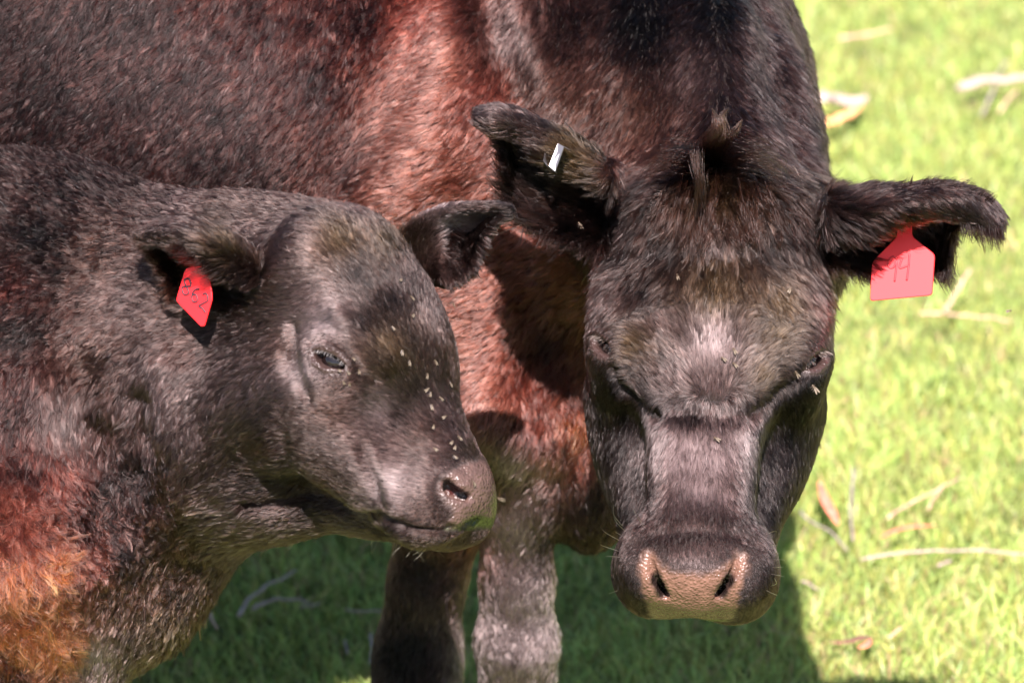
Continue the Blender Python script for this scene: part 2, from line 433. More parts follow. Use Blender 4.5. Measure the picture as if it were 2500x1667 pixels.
for pts, w, d in (
    ([(762, 838), (795, 823), (825, 838), (850, 862), (885, 895)], .0035, .0035), ([(775, 860), (800, 905), (830, 912)], .003, .002),
    ([(768, 900), (800, 918), (835, 910)], .003, .0025), ([(880, 915), (905, 920), (925, 932)], .005, .004),
    ([(722, 800), (728, 880), (745, 940), (760, 975)], .006, .003), ([(705, 860), (712, 900)], .008, .003), ([(745, 820), (745, 900), (765, 950)], .008, -.001),
    ([(830, 760), (880, 830), (940, 900)], .012, -.005), ([(860, 640), (880, 720), (930, 800)], .03, .006),
    ([(895, 1105), (920, 1170), (938, 1240)], .007, .003), ([(920, 1120), (945, 1180), (955, 1240)], .010, -.0012),
    ([(610, 1235), (680, 1225), (760, 1215), (840, 1240), (930, 1262), (985, 1286)], .007, .009), ([(985, 1286), (1040, 1294), (1100, 1290), (1165, 1274)], .004, .006),
    ([(700, 1090), (720, 1150), (760, 1190)], .014, .006), ([(650, 1050), (700, 1110)], .02, -.004),
    ([(1000, 1130), (1060, 1140), (1130, 1120), (1180, 1100)], .008, .002), ([(1085, 1165), (1110, 1160), (1140, 1185)], .006, -.002),
    ([(345, 980), (335, 1060), (330, 1160)], .016, .016), ([(420, 900), (400, 1050), (440, 1200)], .03, -.01), ([(200, 900), (190, 1000), (215, 1120)], .02, .010),
    ([(110, 930), (120, 1050), (150, 1150)], .03, -.008), ([(350, 1060), (400, 1120), (395, 1220)], .014, .010), ([(250, 1060), (240, 1180), (250, 1300)], .022, .010),
    ):
    stroke(FC, CV, CN, pts, w, d)
CN = vnormals(CV, CQ)
# ------------------------------------------------------------------ fur
def coat_material():
    m = bpy.data.materials.new('coat_hair'); m.use_nodes = True; nt = m.node_tree; nt.nodes.clear()
    out = nt.nodes.new('ShaderNodeOutputMaterial'); h = nt.nodes.new('ShaderNodeBsdfHairPrincipled')
    h.model = 'CHIANG'; h.parametrization = 'COLOR'
    a = nt.nodes.new('ShaderNodeAttribute'); a.attribute_name = 'tint'
    nt.links.new(a.outputs['Color'], h.inputs['Color']); nt.links.new(h.outputs[0], out.inputs[0])
    h.inputs['Roughness'].default_value = .22; h.inputs['Radial Roughness'].default_value = .5; ga = nt.nodes.new('ShaderNodeAttribute'); ga.attribute_name = 'gloss'; nt.links.new(ga.outputs['Fac'], h.inputs['IOR'])
    h.inputs['Random Roughness'].default_value = .3
    return m
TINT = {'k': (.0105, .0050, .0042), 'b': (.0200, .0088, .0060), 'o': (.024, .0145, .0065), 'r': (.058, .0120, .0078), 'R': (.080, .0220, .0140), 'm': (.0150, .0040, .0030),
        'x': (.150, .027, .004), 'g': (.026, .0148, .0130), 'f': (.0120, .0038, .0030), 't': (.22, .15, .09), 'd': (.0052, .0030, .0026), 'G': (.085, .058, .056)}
def idw(px, C, vals, power=3.5, s=40.0):
    out = np.zeros((len(px), vals.shape[1]))
    for i in range(0, len(px), 100000):
        d = np.sqrt(((px[i:i + 100000, None] - C[None]) ** 2).sum(-1)) + s
        w = d ** -power; w /= w.sum(1, keepdims=True); out[i:i + 100000] = w @ vals
    return out
def grow(roots, nrm, dirs, length, lift, curl, clump, width, tint, rng, K=5, clump_n=11):
    """strand points [n, K, 3] and colours"""
    n = len(roots)
    nc = max(1, n // clump_n); lead = rng.choice(n, nc, replace=False)
    kd = kdtree.KDTree(nc)
    for j, r in enumerate(roots[lead]): kd.insert(r, j)
    kd.balance(); near = np.fromiter((kd.find(r)[1] for r in roots), np.int64, n)
    t = norm(dirs - (dirs * nrm).sum(1, keepdims=True) * nrm); b = np.cross(nrm, t)
    a = rng.normal(0, .09, n) + .35 * vnoise(roots * 55, 3) * (0.35 + curl) + rng.normal(0, 1, nc)[near] * (.10 + .35 * curl)
    a += curl * 1.5 * vnoise(roots * 200, 5)
    t, b = t * np.cos(a)[:, None] + b * np.sin(a)[:, None], b * np.cos(a)[:, None] - t * np.sin(a)[:, None]
    L = length * np.exp(rng.normal(0, .22, n)); lf = np.clip(lift * .8 * np.exp(rng.normal(0, .22, n) + .22 * rng.normal(0, 1, nc)[near]), .03, 1.4); lf = np.maximum(lf, np.minimum(.0022 / L, .8))
    P_ = np.zeros((n, K, 3)); P_[:, 0] = roots; ph = rng.uniform(0, 6.28, n)
    th0, th1 = lf * 1.15, lf * .35
    for i in range(1, K):
        u = (i - .5) / (K - 1); th = th0 + (th1 - th0) * u
        w_ = np.sin(ph + u * 7.0) * curl * .8
        step = t * (np.cos(th) * np.cos(w_))[:, None] + nrm * np.sin(th)[:, None] + b * (np.cos(th) * np.sin(w_))[:, None]
        P_[:, i] = P_[:, i - 1] + step * (L / (K - 1))[:, None]
    # tufts: tips lean to the nearest lead strand
    ld = lead[near]; gap = np.linalg.norm(roots - roots[ld], axis=1)
    wgt = clump * np.clip(1.4 - gap / (L * .9 + .002), 0, 1)
    for i in range(1, K):
        P_[:, i] += (P_[ld, i] - P_[:, i]) * (wgt * (i / (K - 1)) ** 1.3)[:, None]
    tn = tint * np.exp(rng.normal(0, .25, n) * (1 + curl) + (.25 + .45 * curl) * rng.normal(0, 1, nc)[near] + .3 * vnoise(roots * 45, 9) + .2 * vnoise(roots * 14, 19))[:, None]
    return P_, np.clip(tn, 0.004, .95)
def curves_obj(name, Pts, width, tint, mat, parent, base, tip=.25):
    n, K, _ = Pts.shape
    hc = bpy.data.hair_curves.new(name); hc.add_curves([K] * n)
    Wp = to_world(Pts.reshape(-1, 3)) - np.asarray(base)
    hc.attributes['position'].data.foreach_set('vector', Wp.astype(np.float32).ravel())
    r = hc.attributes.get('radius') or hc.attributes.new('radius', 'FLOAT', 'POINT')
    u = np.linspace(0, 1, K); prof = 1 - (1 - tip) * u ** 1.5
    rr = (np.broadcast_to(width, (n,))[:, None] * .5 * prof[None]).astype(np.float32)
    r.data.foreach_set('value', rr.ravel())
    fattr(hc, 'tint', tint, 'CURVE')
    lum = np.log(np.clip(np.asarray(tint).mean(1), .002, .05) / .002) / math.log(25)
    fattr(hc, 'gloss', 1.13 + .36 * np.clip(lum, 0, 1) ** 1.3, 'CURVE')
    hc.materials.append(mat)
    o = bpy.data.objects.new(name, hc); COL.objects.link(o); o.parent = parent
    return o
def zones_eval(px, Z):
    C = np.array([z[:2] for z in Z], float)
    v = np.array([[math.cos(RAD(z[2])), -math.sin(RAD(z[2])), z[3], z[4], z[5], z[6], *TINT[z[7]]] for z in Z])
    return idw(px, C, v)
def sample(V, Q, N, n, rng, back=-.6, px_lo=(-1300, -1000), px_hi=(3000, 2500), keep=None):
    T = np.concatenate([Q[:, [0, 1, 2]], Q[:, [0, 2, 3]]])
    c = V[T].mean(1); fn = np.cross(V[T[:, 1]] - V[T[:, 0]], V[T[:, 2]] - V[T[:, 0]]); ar = np.linalg.norm(fn, axis=1) / 2
    view = norm(np.array([0, 0, D0]) - c); facing = (norm(fn) * view).sum(1)
    p = pxy(c)
    w = ar * (facing > back) * (p[:, 0] > px_lo[0]) * (p[:, 0] < px_hi[0]) * (p[:, 1] > px_lo[1]) * (p[:, 1] < px_hi[1])
    core = (p[:, 0] > -120) & (p[:, 0] < 2620) & (p[:, 1] > -120) & (p[:, 1] < 1790)
    w = w * np.where(facing < -.15, .35, 1) * np.where(core, 1, .22)
    if keep is not None: w = w * keep(c, p)
    area = w.sum(); i = rng.choice(len(T), n, p=w / area)
    a = rng.random((n, 2)); f = a.sum(1) > 1; a[f] = 1 - a[f]
    A, B_, C_ = V[T[i, 0]], V[T[i, 1]], V[T[i, 2]]
    r = A + (B_ - A) * a[:, :1] + (C_ - A) * a[:, 1:]
    nn = norm(N[T[i, 0]] * (1 - a.sum(1))[:, None] + N[T[i, 1]] * a[:, :1] + N[T[i, 2]] * a[:, 1:])
    return r, nn, area
# photo x, y, direction (0 right, 90 down), length m, lift, curl, clump, colour
ZM = [
 (100, 60, 125, .013, .3, .3, .45, 'f'), (350, 100, 125, .013, .3, .3, .45, 'f'), (600, 120, 125, .013, .3, .3, .45, 'm'), (520, 260, 125, .013, .3, .3, .45, 'f'), (250, 220, 125, .013, .3, .3, .45, 'f'), (150, 330, 125, .013, .3, .3, .45, 'f'), (450, 330, 125, .013, .3, .3, .45, 'f'), (620, 430, 125, .013, .3, .3, .45, 'f'),
 (780, 200, 125, .013, .3, .3, .45, 'm'), (850, 420, 125, .013, .3, .3, .45, 'm'), (880, 30, 125, .013, .3, .3, .45, 'm'), (1000, 30, 140, .014, .35, .3, .5, 'r'), (1090, 150, 150, .014, .35, .2, .5, 'R'), (1010, 330, 160, .014, .35, .2, .5, 'R'), (960, 470, 165, .014, .35, .2, .5, 'R'),
 (1100, 450, 170, .014, .35, .2, .5, 'R'), (1190, 230, 140, .014, .35, .2, .5, 'r'), (1240, 90, 115, .015, .4, .3, .5, 'g'), (1300, 200, 115, .016, .4, .3, .5, 'b'), (1380, 60, 110, .017, .45, .2, .5, 'k'), (1400, 260, 110, .016, .4, .2, .5, 'b'),
 (1560, 60, 95, .015, .3, .1, .5, 'd'), (1560, 250, 95, .015, .3, .1, .5, 'b'), (1700, 150, 95, .013, .3, .1, .5, 'g'), (1760, 20, 95, .015, .3, .1, .5, 'd'), (1850, 200, 75, .014, .3, .1, .5, 'k'), (1950, 330, 60, .018, .4, .1, .5, 'k'), (1900, 60, 70, .016, .4, .1, .5, 'k'),
 (1200, 600, 165, .013, .35, .2, .5, 'R'), (1130, 760, 160, .013, .35, .2, .5, 'R'), (1150, 900, 150, .013, .35, .2, .5, 'R'), (1350, 640, 150, .014, .4, .2, .5, 'r'), (1350, 850, 130, .014, .4, .2, .5, 'm'), (1280, 930, 130, .014, .4, .2, .5, 'r'),
 (1200, 1000, 120, .012, .35, .2, .5, 'R'), (1300, 1050, 110, .013, .3, .2, .5, 'r'), (1250, 1130, 105, .010, .3, .2, .5, 'G'), (1210, 1180, 100, .010, .3, .2, .5, 'b'),
 (1390, 960, 80, .030, .7, .8, .75, 'r'), (1430, 1020, 80, .032, .7, .8, .75, 'x'), (1440, 1110, 90, .022, .6, .6, .7, 'r'), (1400, 1190, 95, .014, .5, .3, .5, 'b'), (1450, 1220, 95, .014, .5, .3, .5, 'd'), (1420, 1290, 95, .012, .4, .3, .5, 'k'),
 (1250, 1300, 95, .006, .3, .3, .4, 'G'), (1150, 1320, 95, .009, .3, .3, .4, 'r'), (1340, 1330, 95, .006, .3, .3, .4, 'k'), (1280, 1480, 95, .007, .3, .3, .4, 'G'), (1230, 1640, 95, .009, .3, .3, .4, 'G'), (1020, 1400, 95, .007, .35, .3, .4, 'k'), (1000, 1600, 95, .007, .35, .3, .4, 'd')]
ZM += [(2010, 620, 80, .012, .3, .1, .5, 'd'), (2010, 800, 80, .012, .3, .1, .5, 'd'), (1990, 1000, 80, .012, .3, .1, .5, 'd'), (1480, 1000, 100, .012, .3, .1, .5, 'd'), (1480, 1150, 100, .012, .3, .1, .5, 'd')]
ZMH_DARK = [(1500, 1100, 105, .008, .2, .1, .4, 'd'), (1550, 1080, 105, .008, .2, .1, .4, 'd'), (1490, 950, 105, .008, .2, .1, .4, 'd'), (1580, 1190, 100, .008, .2, .1, .4, 'd'), (1930, 1060, 75, .008, .2, .1, .4, 'd'), (1862, 1100, 75, .008, .2, .1, .4, 'd'), (1980, 930, 75, .008, .2, .1, .4, 'd'), (1850, 1180, 75, .008, .2, .1, .4, 'd'), (1900, 980, 75, .008, .2, .1, .4, 'd')]  # black cheek hair, with the shade there put into the tint too
ZMH = ZMH_DARK + [  # the mother's head; sheen of the nose bridge is put into its tint
 (1743, 380, 90, .028, .8, .5, .85, 'k'), (1620, 430, 120, .026, .55, .4, .8, 'k'), (1880, 430, 60, .026, .55, .4, .8, 'k'), (1740, 450, 92, .028, .5, .4, .8, 'o'), (1850, 400, 70, .026, .5, .4, .8, 'o'), (1560, 540, 115, .028, .5, .4, .8, 'k'),
 (1930, 540, 65, .028, .5, .4, .8, 'k'), (1740, 560, 90, .026, .45, .35, .8, 'g'), (1640, 600, 110, .024, .4, .3, .75, 'd'), (1860, 600, 70, .024, .4, .3, .75, 'd'), (1745, 660, 95, .018, .4, .3, .7, 'o'),
 (1500, 700, 120, .020, .4, .2, .6, 'g'), (1980, 700, 70, .020, .4, .2, .6, 'g'), (1580, 700, 110, .018, .4, .2, .6, 'd'), (1900, 720, 70, .018, .4, .2, .6, 'o'),
 (1745, 950, 270, .009, .25, .1, .5, 'g'), (1745, 850, 272, .011, .25, .1, .5, 'G'), (1745, 750, 275, .013, .3, .2, .5, 'o'), (1620, 800, 235, .012, .25, .1, .5, 'g'), (1560, 850, 225, .011, .25, .1, .5, 'o'), (1890, 820, 305, .012, .25, .1, .5, 'o'),
 (1650, 940, 240, .009, .25, .1, .5, 'g'), (1570, 950, 240, .008, .2, .1, .5, 'd'), (1860, 930, 300, .009, .25, .1, .5, 'o'), (1480, 820, 150, .010, .3, .1, .5, 'g'), (2000, 820, 30, .010, .3, .1, .5, 'g'),
 (1600, 1000, 100, .008, .22, .1, .5, 'd'), (1700, 1010, 90, .012, .6, .1, .6, 'd'), (1800, 1000, 80, .012, .6, .1, .6, 'k'), (1700, 1080, 90, .010, .14, .1, .5, 'G'), (1650, 1120, 90, .010, .14, .1, .5, 'G'), (1750, 1120, 90, .010, .14, .1, .5, 'G'), (1700, 1180, 90, .010, .14, .1, .5, 'G'), (1600, 1080, 105, .009, .2, .1, .5, 'G'), (1810, 1060, 75, .009, .2, .1, .5, 'G'), (1790, 1160, 80, .009, .2, .1, .5, 'g'), (1620, 1180, 95, .009, .2, .1, .5, 'g'),
 (1640, 1280, 90, .007, .2, .1, .4, 'k'), (1770, 1280, 90, .007, .2, .1, .4, 'k'), (1705, 1270, 90, .007, .2, .1, .4, 'g'), (1700, 1330, 90, .006, .25, .1, .4, 'g'), (1650, 1340, 90, .006, .25, .1, .4, 'g'), (1750, 1340, 90, .006, .25, .1, .4, 'g'), (1700, 1380, 90, .003, .3, .1, .3, 'G'),
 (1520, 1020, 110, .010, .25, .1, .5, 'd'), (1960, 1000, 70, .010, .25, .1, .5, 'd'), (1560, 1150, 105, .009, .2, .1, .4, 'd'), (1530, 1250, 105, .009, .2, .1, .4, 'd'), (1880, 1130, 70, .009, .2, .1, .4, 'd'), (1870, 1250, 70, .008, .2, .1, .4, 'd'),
 (1530, 1400, 120, .005, .3, .1, .3, 'k'), (1880, 1400, 60, .005, .3, .1, .3, 'k'), (1540, 1340, 120, .005, .3, .1, .3, 'g'), (1850, 1340, 60, .005, .3, .1, .3, 'g'), (1700, 1500, 90, .003, .3, .1, .3, 'd'),
 (1400, 400, 230, .020, .4, .2, .7, 'o'), (1300, 330, 200, .008, .3, .2, .6, 'k'), (1180, 280, 200, .007, .3, .1, .5, 'g'), (1300, 460, 190, .024, .5, .3, .8, 'd'), (1300, 540, 190, .028, .5, .3, .8, 'k'), (1400, 560, 170, .030, .5, .3, .8, 'k'), (1460, 620, 150, .024, .5, .3, .8, 'k'),
 (2090, 500, 340, .022, .4, .2, .7, 'k'), (2200, 480, 20, .008, .3, .2, .6, 'k'), (2330, 480, 30, .008, .3, .2, .6, 'k'), (2430, 530, 50, .009, .3, .2, .6, 'g'), (2080, 620, 60, .028, .5, .2, .8, 'k'), (2160, 640, 60, .024, .5, .2, .8, 'k'), (2200, 560, 60, .016, .4, .2, .6, 'b'), (2300, 620, 70, .010, .5, .2, .6, 'b')]
ZC = [
 (40, 700, 130, .014, .5, .6, .6, 'm'), (150, 500, 170, .014, .5, .6, .6, 'k'), (50, 420, 190, .014, .6, .5, .6, 'k'), (250, 450, 200, .014, .6, .5, .6, 'k'), (450, 500, 210, .012, .5, .4, .6, 'g'), (600, 560, 200, .010, .4, .3, .6, 'g'), (100, 600, 170, .015, .5, .7, .7, 'd'), (250, 620, 170, .014, .45, .6, .6, 'b'), (330, 720, 170, .013, .4, .5, .6, 'g'),
 (60, 800, 130, .015, .4, .6, .6, 'd'), (40, 950, 100, .015, .4, .4, .6, 'm'), (160, 1020, 95, .018, .25, .1, .5, 'g'), (250, 880, 150, .013, .4, .4, .6, 'b'), (450, 950, 120, .012, .35, .3, .5, 'g'), (370, 960, 110, .013, .3, .2, .5, 'g'), (450, 1080, 100, .012, .4, .3, .5, 'g'),
 (60, 1120, 80, .024, .5, .6, .7, 'm'), (160, 1160, 85, .024, .5, .6, .7, 'r'), (60, 1280, 70, .030, .6, .9, .7, 'r'), (110, 1380, 70, .032, .6, .9, .7, 'x'), (60, 1500, 70, .032, .6, .9, .7, 'x'), (140, 1560, 70, .030, .6, .9, .7, 'x'), (250, 1180, 90, .016, .5, .8, .8, 'd'), (330, 1150, 90, .012, .4, .6, .8, 'd'), (300, 1350, 95, .016, .5, .9, .8, 'd'), (200, 1280, 88, .018, .6, .9, .8, 'm'), (330, 1250, 95, .014, .5, .9, .8, 'm'), (260, 1450, 92, .016, .6, .9, .8, 'b'), (210, 1380, 85, .022, .5, .9, .8, 'r'), (400, 1400, 100, .016, .5, .8, .8, 'b'), (420, 1300, 110, .016, .5, .6, .8, 'b'),
 (230, 1590, 90, .008, .3, .1, .5, 'G'), (320, 1570, 100, .012, .5, .6, .6, 'g'), (410, 1520, 90, .02, .5, .8, .8, 'o'), (20, 1640, 80, .02, .5, .6, .7, 'm'), (550, 1270, 150, .016, .45, .2, .6, 'g'), (700, 1270, 175, .012, .45, .2, .6, 'g')]
ZCH = [  # calf's head; brow shade and light on the ear put into the tints
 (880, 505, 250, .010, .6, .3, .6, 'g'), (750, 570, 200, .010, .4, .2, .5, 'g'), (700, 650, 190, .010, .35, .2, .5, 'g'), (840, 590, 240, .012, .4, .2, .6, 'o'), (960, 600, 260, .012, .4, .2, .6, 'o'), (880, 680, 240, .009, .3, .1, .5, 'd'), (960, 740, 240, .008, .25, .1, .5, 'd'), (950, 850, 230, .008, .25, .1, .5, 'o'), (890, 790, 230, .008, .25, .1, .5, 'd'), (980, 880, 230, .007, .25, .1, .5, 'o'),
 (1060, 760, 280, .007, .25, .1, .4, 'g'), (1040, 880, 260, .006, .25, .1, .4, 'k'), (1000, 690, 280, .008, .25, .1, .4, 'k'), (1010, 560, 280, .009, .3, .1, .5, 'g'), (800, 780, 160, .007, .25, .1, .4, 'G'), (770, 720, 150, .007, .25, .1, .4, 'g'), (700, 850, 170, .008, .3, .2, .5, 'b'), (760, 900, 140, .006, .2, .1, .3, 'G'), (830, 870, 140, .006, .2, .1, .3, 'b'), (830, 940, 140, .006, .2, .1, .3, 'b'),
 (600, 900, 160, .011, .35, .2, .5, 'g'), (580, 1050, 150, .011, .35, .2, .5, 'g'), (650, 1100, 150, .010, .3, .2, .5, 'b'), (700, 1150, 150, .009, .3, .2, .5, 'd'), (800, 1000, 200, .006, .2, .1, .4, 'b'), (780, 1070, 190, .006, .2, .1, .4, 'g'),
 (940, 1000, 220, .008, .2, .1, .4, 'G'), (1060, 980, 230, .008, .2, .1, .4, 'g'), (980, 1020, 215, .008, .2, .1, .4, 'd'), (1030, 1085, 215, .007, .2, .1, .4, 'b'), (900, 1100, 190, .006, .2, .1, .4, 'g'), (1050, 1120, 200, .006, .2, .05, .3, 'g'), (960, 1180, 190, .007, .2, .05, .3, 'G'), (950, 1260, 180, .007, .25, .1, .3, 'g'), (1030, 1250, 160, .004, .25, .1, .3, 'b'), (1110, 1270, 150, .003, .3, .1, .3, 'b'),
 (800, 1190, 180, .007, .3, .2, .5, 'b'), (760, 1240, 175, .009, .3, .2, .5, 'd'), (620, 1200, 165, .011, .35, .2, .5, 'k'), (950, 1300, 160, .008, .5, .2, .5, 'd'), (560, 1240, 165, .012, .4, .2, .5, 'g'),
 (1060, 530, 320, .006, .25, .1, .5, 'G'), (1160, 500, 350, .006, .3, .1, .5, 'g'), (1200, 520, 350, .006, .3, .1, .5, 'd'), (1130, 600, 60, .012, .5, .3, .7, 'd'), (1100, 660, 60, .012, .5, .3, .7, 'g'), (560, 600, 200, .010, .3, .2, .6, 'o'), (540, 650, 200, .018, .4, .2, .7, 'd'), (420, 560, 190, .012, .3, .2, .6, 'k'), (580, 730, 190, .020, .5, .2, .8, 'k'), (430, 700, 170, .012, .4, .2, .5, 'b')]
PADM = [(1575, 1345), (1592, 1350), (1610, 1375), (1650, 1398), (1700, 1405), (1750, 1396), (1785, 1370), (1800, 1348), (1818, 1352), (1822, 1390), (1808, 1430), (1800, 1470), (1795, 1512), (1700, 1522), (1590, 1516), (1583, 1480), (1572, 1440), (1560, 1390)]
PADC = [(1075, 1180), (1085, 1160), (1105, 1150), (1130, 1135), (1170, 1125), (1205, 1130), (1260, 1150), (1260, 1230), (1225, 1290), (1150, 1290), (1090, 1290), (1110, 1250), (1090, 1228), (1078, 1205)]
# ------------------------------------------------------------------ materials
def new_mat(name, color=(.5, .5, .5), rough=.6, **kw):
    m = bpy.data.materials.new(name); m.use_nodes = True; b = m.node_tree.nodes['Principled BSDF']
    b.inputs['Base Color'].default_value = (*color, 1); b.inputs['Roughness'].default_value = rough
    for k, v in kw.items(): b.inputs[k.replace('_', ' ')].default_value = v
    return m
def bumpy(m, scale, strength, dist=.001, kind='ShaderNodeTexNoise', colvar=0):
    nt = m.node_tree; b = nt.nodes['Principled BSDF']; tc = nt.nodes.new('ShaderNodeTexCoord')
    t = nt.nodes.new(kind); t.inputs['Scale'].default_value = scale; nt.links.new(tc.outputs['Object'], t.inputs['Vector'])
    bp = nt.nodes.new('ShaderNodeBump'); bp.inputs['Strength'].default_value = strength; bp.inputs['Distance'].default_value = dist
    nt.links.new(t.outputs[0], bp.inputs['Height']); nt.links.new(bp.outputs[0], b.inputs['Normal'])
    if colvar:
        c = b.inputs['Base Color'].default_value[:]; t2 = nt.nodes.new('ShaderNodeTexNoise'); t2.inputs['Scale'].default_value = scale * .3
        nt.links.new(tc.outputs['Object'], t2.inputs['Vector'])
        r = nt.nodes.new('ShaderNodeValToRGB'); r.color_ramp.elements[0].color = [x * (1 - colvar) for x in c[:3]] + [1]
        r.color_ramp.elements[1].color = [min(1, x * (1 + colvar)) for x in c[:3]] + [1]; r.color_ramp.elements[0].position = .35; r.color_ramp.elements[1].position = .65
        nt.links.new(t2.outputs[0], r.inputs[0]); nt.links.new(r.outputs[0], b.inputs['Base Color'])
    return m
def skin_material():
    m = new_mat('hide', rough=.7); nt = m.node_tree; b = nt.nodes['Principled BSDF']
    a = nt.nodes.new('ShaderNodeAttribute'); a.attribute_name = 'skin'; nt.links.new(a.outputs['Color'], b.inputs['Base Color'])
    w = nt.nodes.new('ShaderNodeAttribute'); w.attribute_name = 'wet'
    mr = nt.nodes.new('ShaderNodeMapRange'); b.inputs['Specular IOR Level'].default_value = .35; mr.inputs['To Min'].default_value = .9; mr.inputs['To Max'].default_value = .24
    nt.links.new(w.outputs['Fac'], mr.inputs['Value']); nt.links.new(mr.outputs[0], b.inputs['Roughness'])
    tc = nt.nodes.new('ShaderNodeTexCoord'); v = nt.nodes.new('ShaderNodeTexVoronoi'); v.inputs['Scale'].default_value = 380; v.feature = 'SMOOTH_F1'
    n = nt.nodes.new('ShaderNodeTexNoise'); n.inputs['Scale'].default_value = 150; n.inputs['Detail'].default_value = 6
    nt.links.new(tc.outputs['Object'], v.inputs['Vector']); nt.links.new(tc.outputs['Object'], n.inputs['Vector'])
    ad = nt.nodes.new('ShaderNodeMath'); ad.operation = 'SUBTRACT'; nt.links.new(n.outputs[0], ad.inputs[0]); nt.links.new(v.outputs['Distance'], ad.inputs[1])
    bp = nt.nodes.new('ShaderNodeBump'); bp.inputs['Strength'].default_value = .8; bp.inputs['Distance'].default_value = .0020
    nt.links.new(ad.outputs[0], bp.inputs['Height']); nt.links.new(bp.outputs[0], b.inputs['Normal'])
    return m
HAIR = coat_material(); HIDE = skin_material()
EYEM = new_mat('eyeball', (.005, .003, .003), .03, Specular_IOR_Level=.6)
PALE = bpy.data.materials.new('pale_hair'); PALE.use_nodes = True
PALE.node_tree.nodes['Principled BSDF'].inputs['Base Color'].default_value = (.75, .62, .42, 1)

def poly_sd(p, poly):
    """signed distance to a polygon, positive inside"""
    P0 = np.asarray(poly, float); n = len(P0); ins = np.zeros(len(p), bool); best = np.full(len(p), 1e9)
    for i in range(n):
        a, b = P0[i], P0[(i + 1) % n]; d = b - a
        t = np.clip(((p - a) @ d) / (d @ d), 0, 1); best = np.minimum(best, np.linalg.norm(p - a - t[:, None] * d, axis=1))
        c = (a[1] > p[:, 1]) != (b[1] > p[:, 1])
        ins ^= c & (p[:, 0] < d[0] * (p[:, 1] - a[1]) / (d[1] if d[1] else 1e-9) + a[0])
    return np.where(ins, best, -best)
def sstep(x, a, b): t = np.clip((x - a) / (b - a), 0, 1); return t * t * (3 - 2 * t)

def dress(root, base, F, V, Q, N, Zall, pad, zmin, nhair, seed, width, padcol, H):
    px = pxy(V); ok = V[:, 2] > zmin
    sd = np.where(ok, poly_sd(px, pad), -200); pm = sstep(sd + 9 * vnoise(V * 220, 31), -14, 12)
    z = H.zones(V, Zall); col = z[:, 6:9] * .35
    pc = np.array(padcol)[None] * (1 + .25 * vnoise(V * 120, 2)[:, None] + .15 * vnoise(V * 350, 4)[:, None])
    for spot in H.stains:        # painted green reflection of the grass, dark nostril pigment
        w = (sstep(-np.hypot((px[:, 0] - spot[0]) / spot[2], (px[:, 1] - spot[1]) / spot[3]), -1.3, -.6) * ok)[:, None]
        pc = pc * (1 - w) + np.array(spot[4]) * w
    col = col * (1 - pm[:, None]) + pc * pm[:, None]
    for e, B in H.eyes:          # bare, paler lids
        q = (V - e) @ B.T; w = (1 - sstep(np.hypot(q[:, 0] / .024, q[:, 1] / .014), .75, 1.2)) * (np.abs(q[:, 2] - .012) < .016)
        col = col * (1 - w[:, None]) + np.array([.030, .018, .016]) * w[:, None]; pm = np.maximum(pm, w * .8)
    body = mesh_obj('body', V, Q, HIDE, root, base)
    fattr(body.data, 'skin', np.clip(col, .002, 1)); fattr(body.data, 'wet', pm)
    rng = np.random.default_rng(seed)
    eyes = [c for c, B in H.eyes]
    def keep(c, p):
        k = 1 - sstep(np.where(c[:, 2] > zmin, poly_sd(p, pad), -200), -14, 2)
        head = ((p[:, 0] > H.box[0]) & (p[:, 0] < H.box[2]) & (p[:, 1] > H.box[1]) & (p[:, 1] < H.box[3]) & (c[:, 2] > zmin - .25))
        k = k * np.where(head, 1.7, 1.0)
        for e, B in H.eyes:
            q = (c - e) @ B.T; k = k * np.where(np.abs(q[:, 2] - .012) < .02, sstep(np.hypot(q[:, 0] / .023, q[:, 1] / .0135), .85, 1.2), 1)
        return k
    r, nn, area = sample(V, Q, N, nhair, rng, keep=keep)
    print('hair', root.name, 'area', round(area, 3), 'per cm2', round(nhair / area / 1e4))
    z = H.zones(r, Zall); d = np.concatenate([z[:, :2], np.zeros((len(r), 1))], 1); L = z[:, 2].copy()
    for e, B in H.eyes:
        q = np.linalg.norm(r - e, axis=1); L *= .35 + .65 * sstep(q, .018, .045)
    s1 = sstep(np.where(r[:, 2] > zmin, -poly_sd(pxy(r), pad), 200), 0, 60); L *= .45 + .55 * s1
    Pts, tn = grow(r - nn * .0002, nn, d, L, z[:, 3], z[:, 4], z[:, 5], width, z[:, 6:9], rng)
    pale_strands = rng.random(len(r)) < .015; tn[pale_strands] = tn[pale_strands] * 3 + .04  # a few random strands made paler
    curves_obj('coat', Pts, width * rng.uniform(.6, 1.35, len(r)) * np.clip(L / .010, .55, 1.15), tn, HAIR, root, base)
    return body
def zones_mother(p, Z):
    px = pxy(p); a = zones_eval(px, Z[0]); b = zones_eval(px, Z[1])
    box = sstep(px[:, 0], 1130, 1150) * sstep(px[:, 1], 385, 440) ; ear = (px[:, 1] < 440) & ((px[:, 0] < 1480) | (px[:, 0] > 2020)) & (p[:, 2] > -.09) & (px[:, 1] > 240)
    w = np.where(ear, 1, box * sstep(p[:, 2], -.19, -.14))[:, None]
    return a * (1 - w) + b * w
def bez(pts, K):
    A = np.asarray(pts, float); t = np.linspace(0, len(A) - 1, K); i = np.clip(t.astype(int), 0, len(A) - 2); f = (t - i)[:, None]
    g = lambda j: A[np.clip(j, 0, len(A) - 1)]; p0, p1, p2, p3 = g(i - 1), g(i), g(i + 1), g(i + 2)
    return .5 * (2 * p1 + (p2 - p0) * f + (2 * p0 - 5 * p1 + 4 * p2 - p3) * f ** 2 + (3 * p1 - p0 - 3 * p2 + p3) * f ** 3)
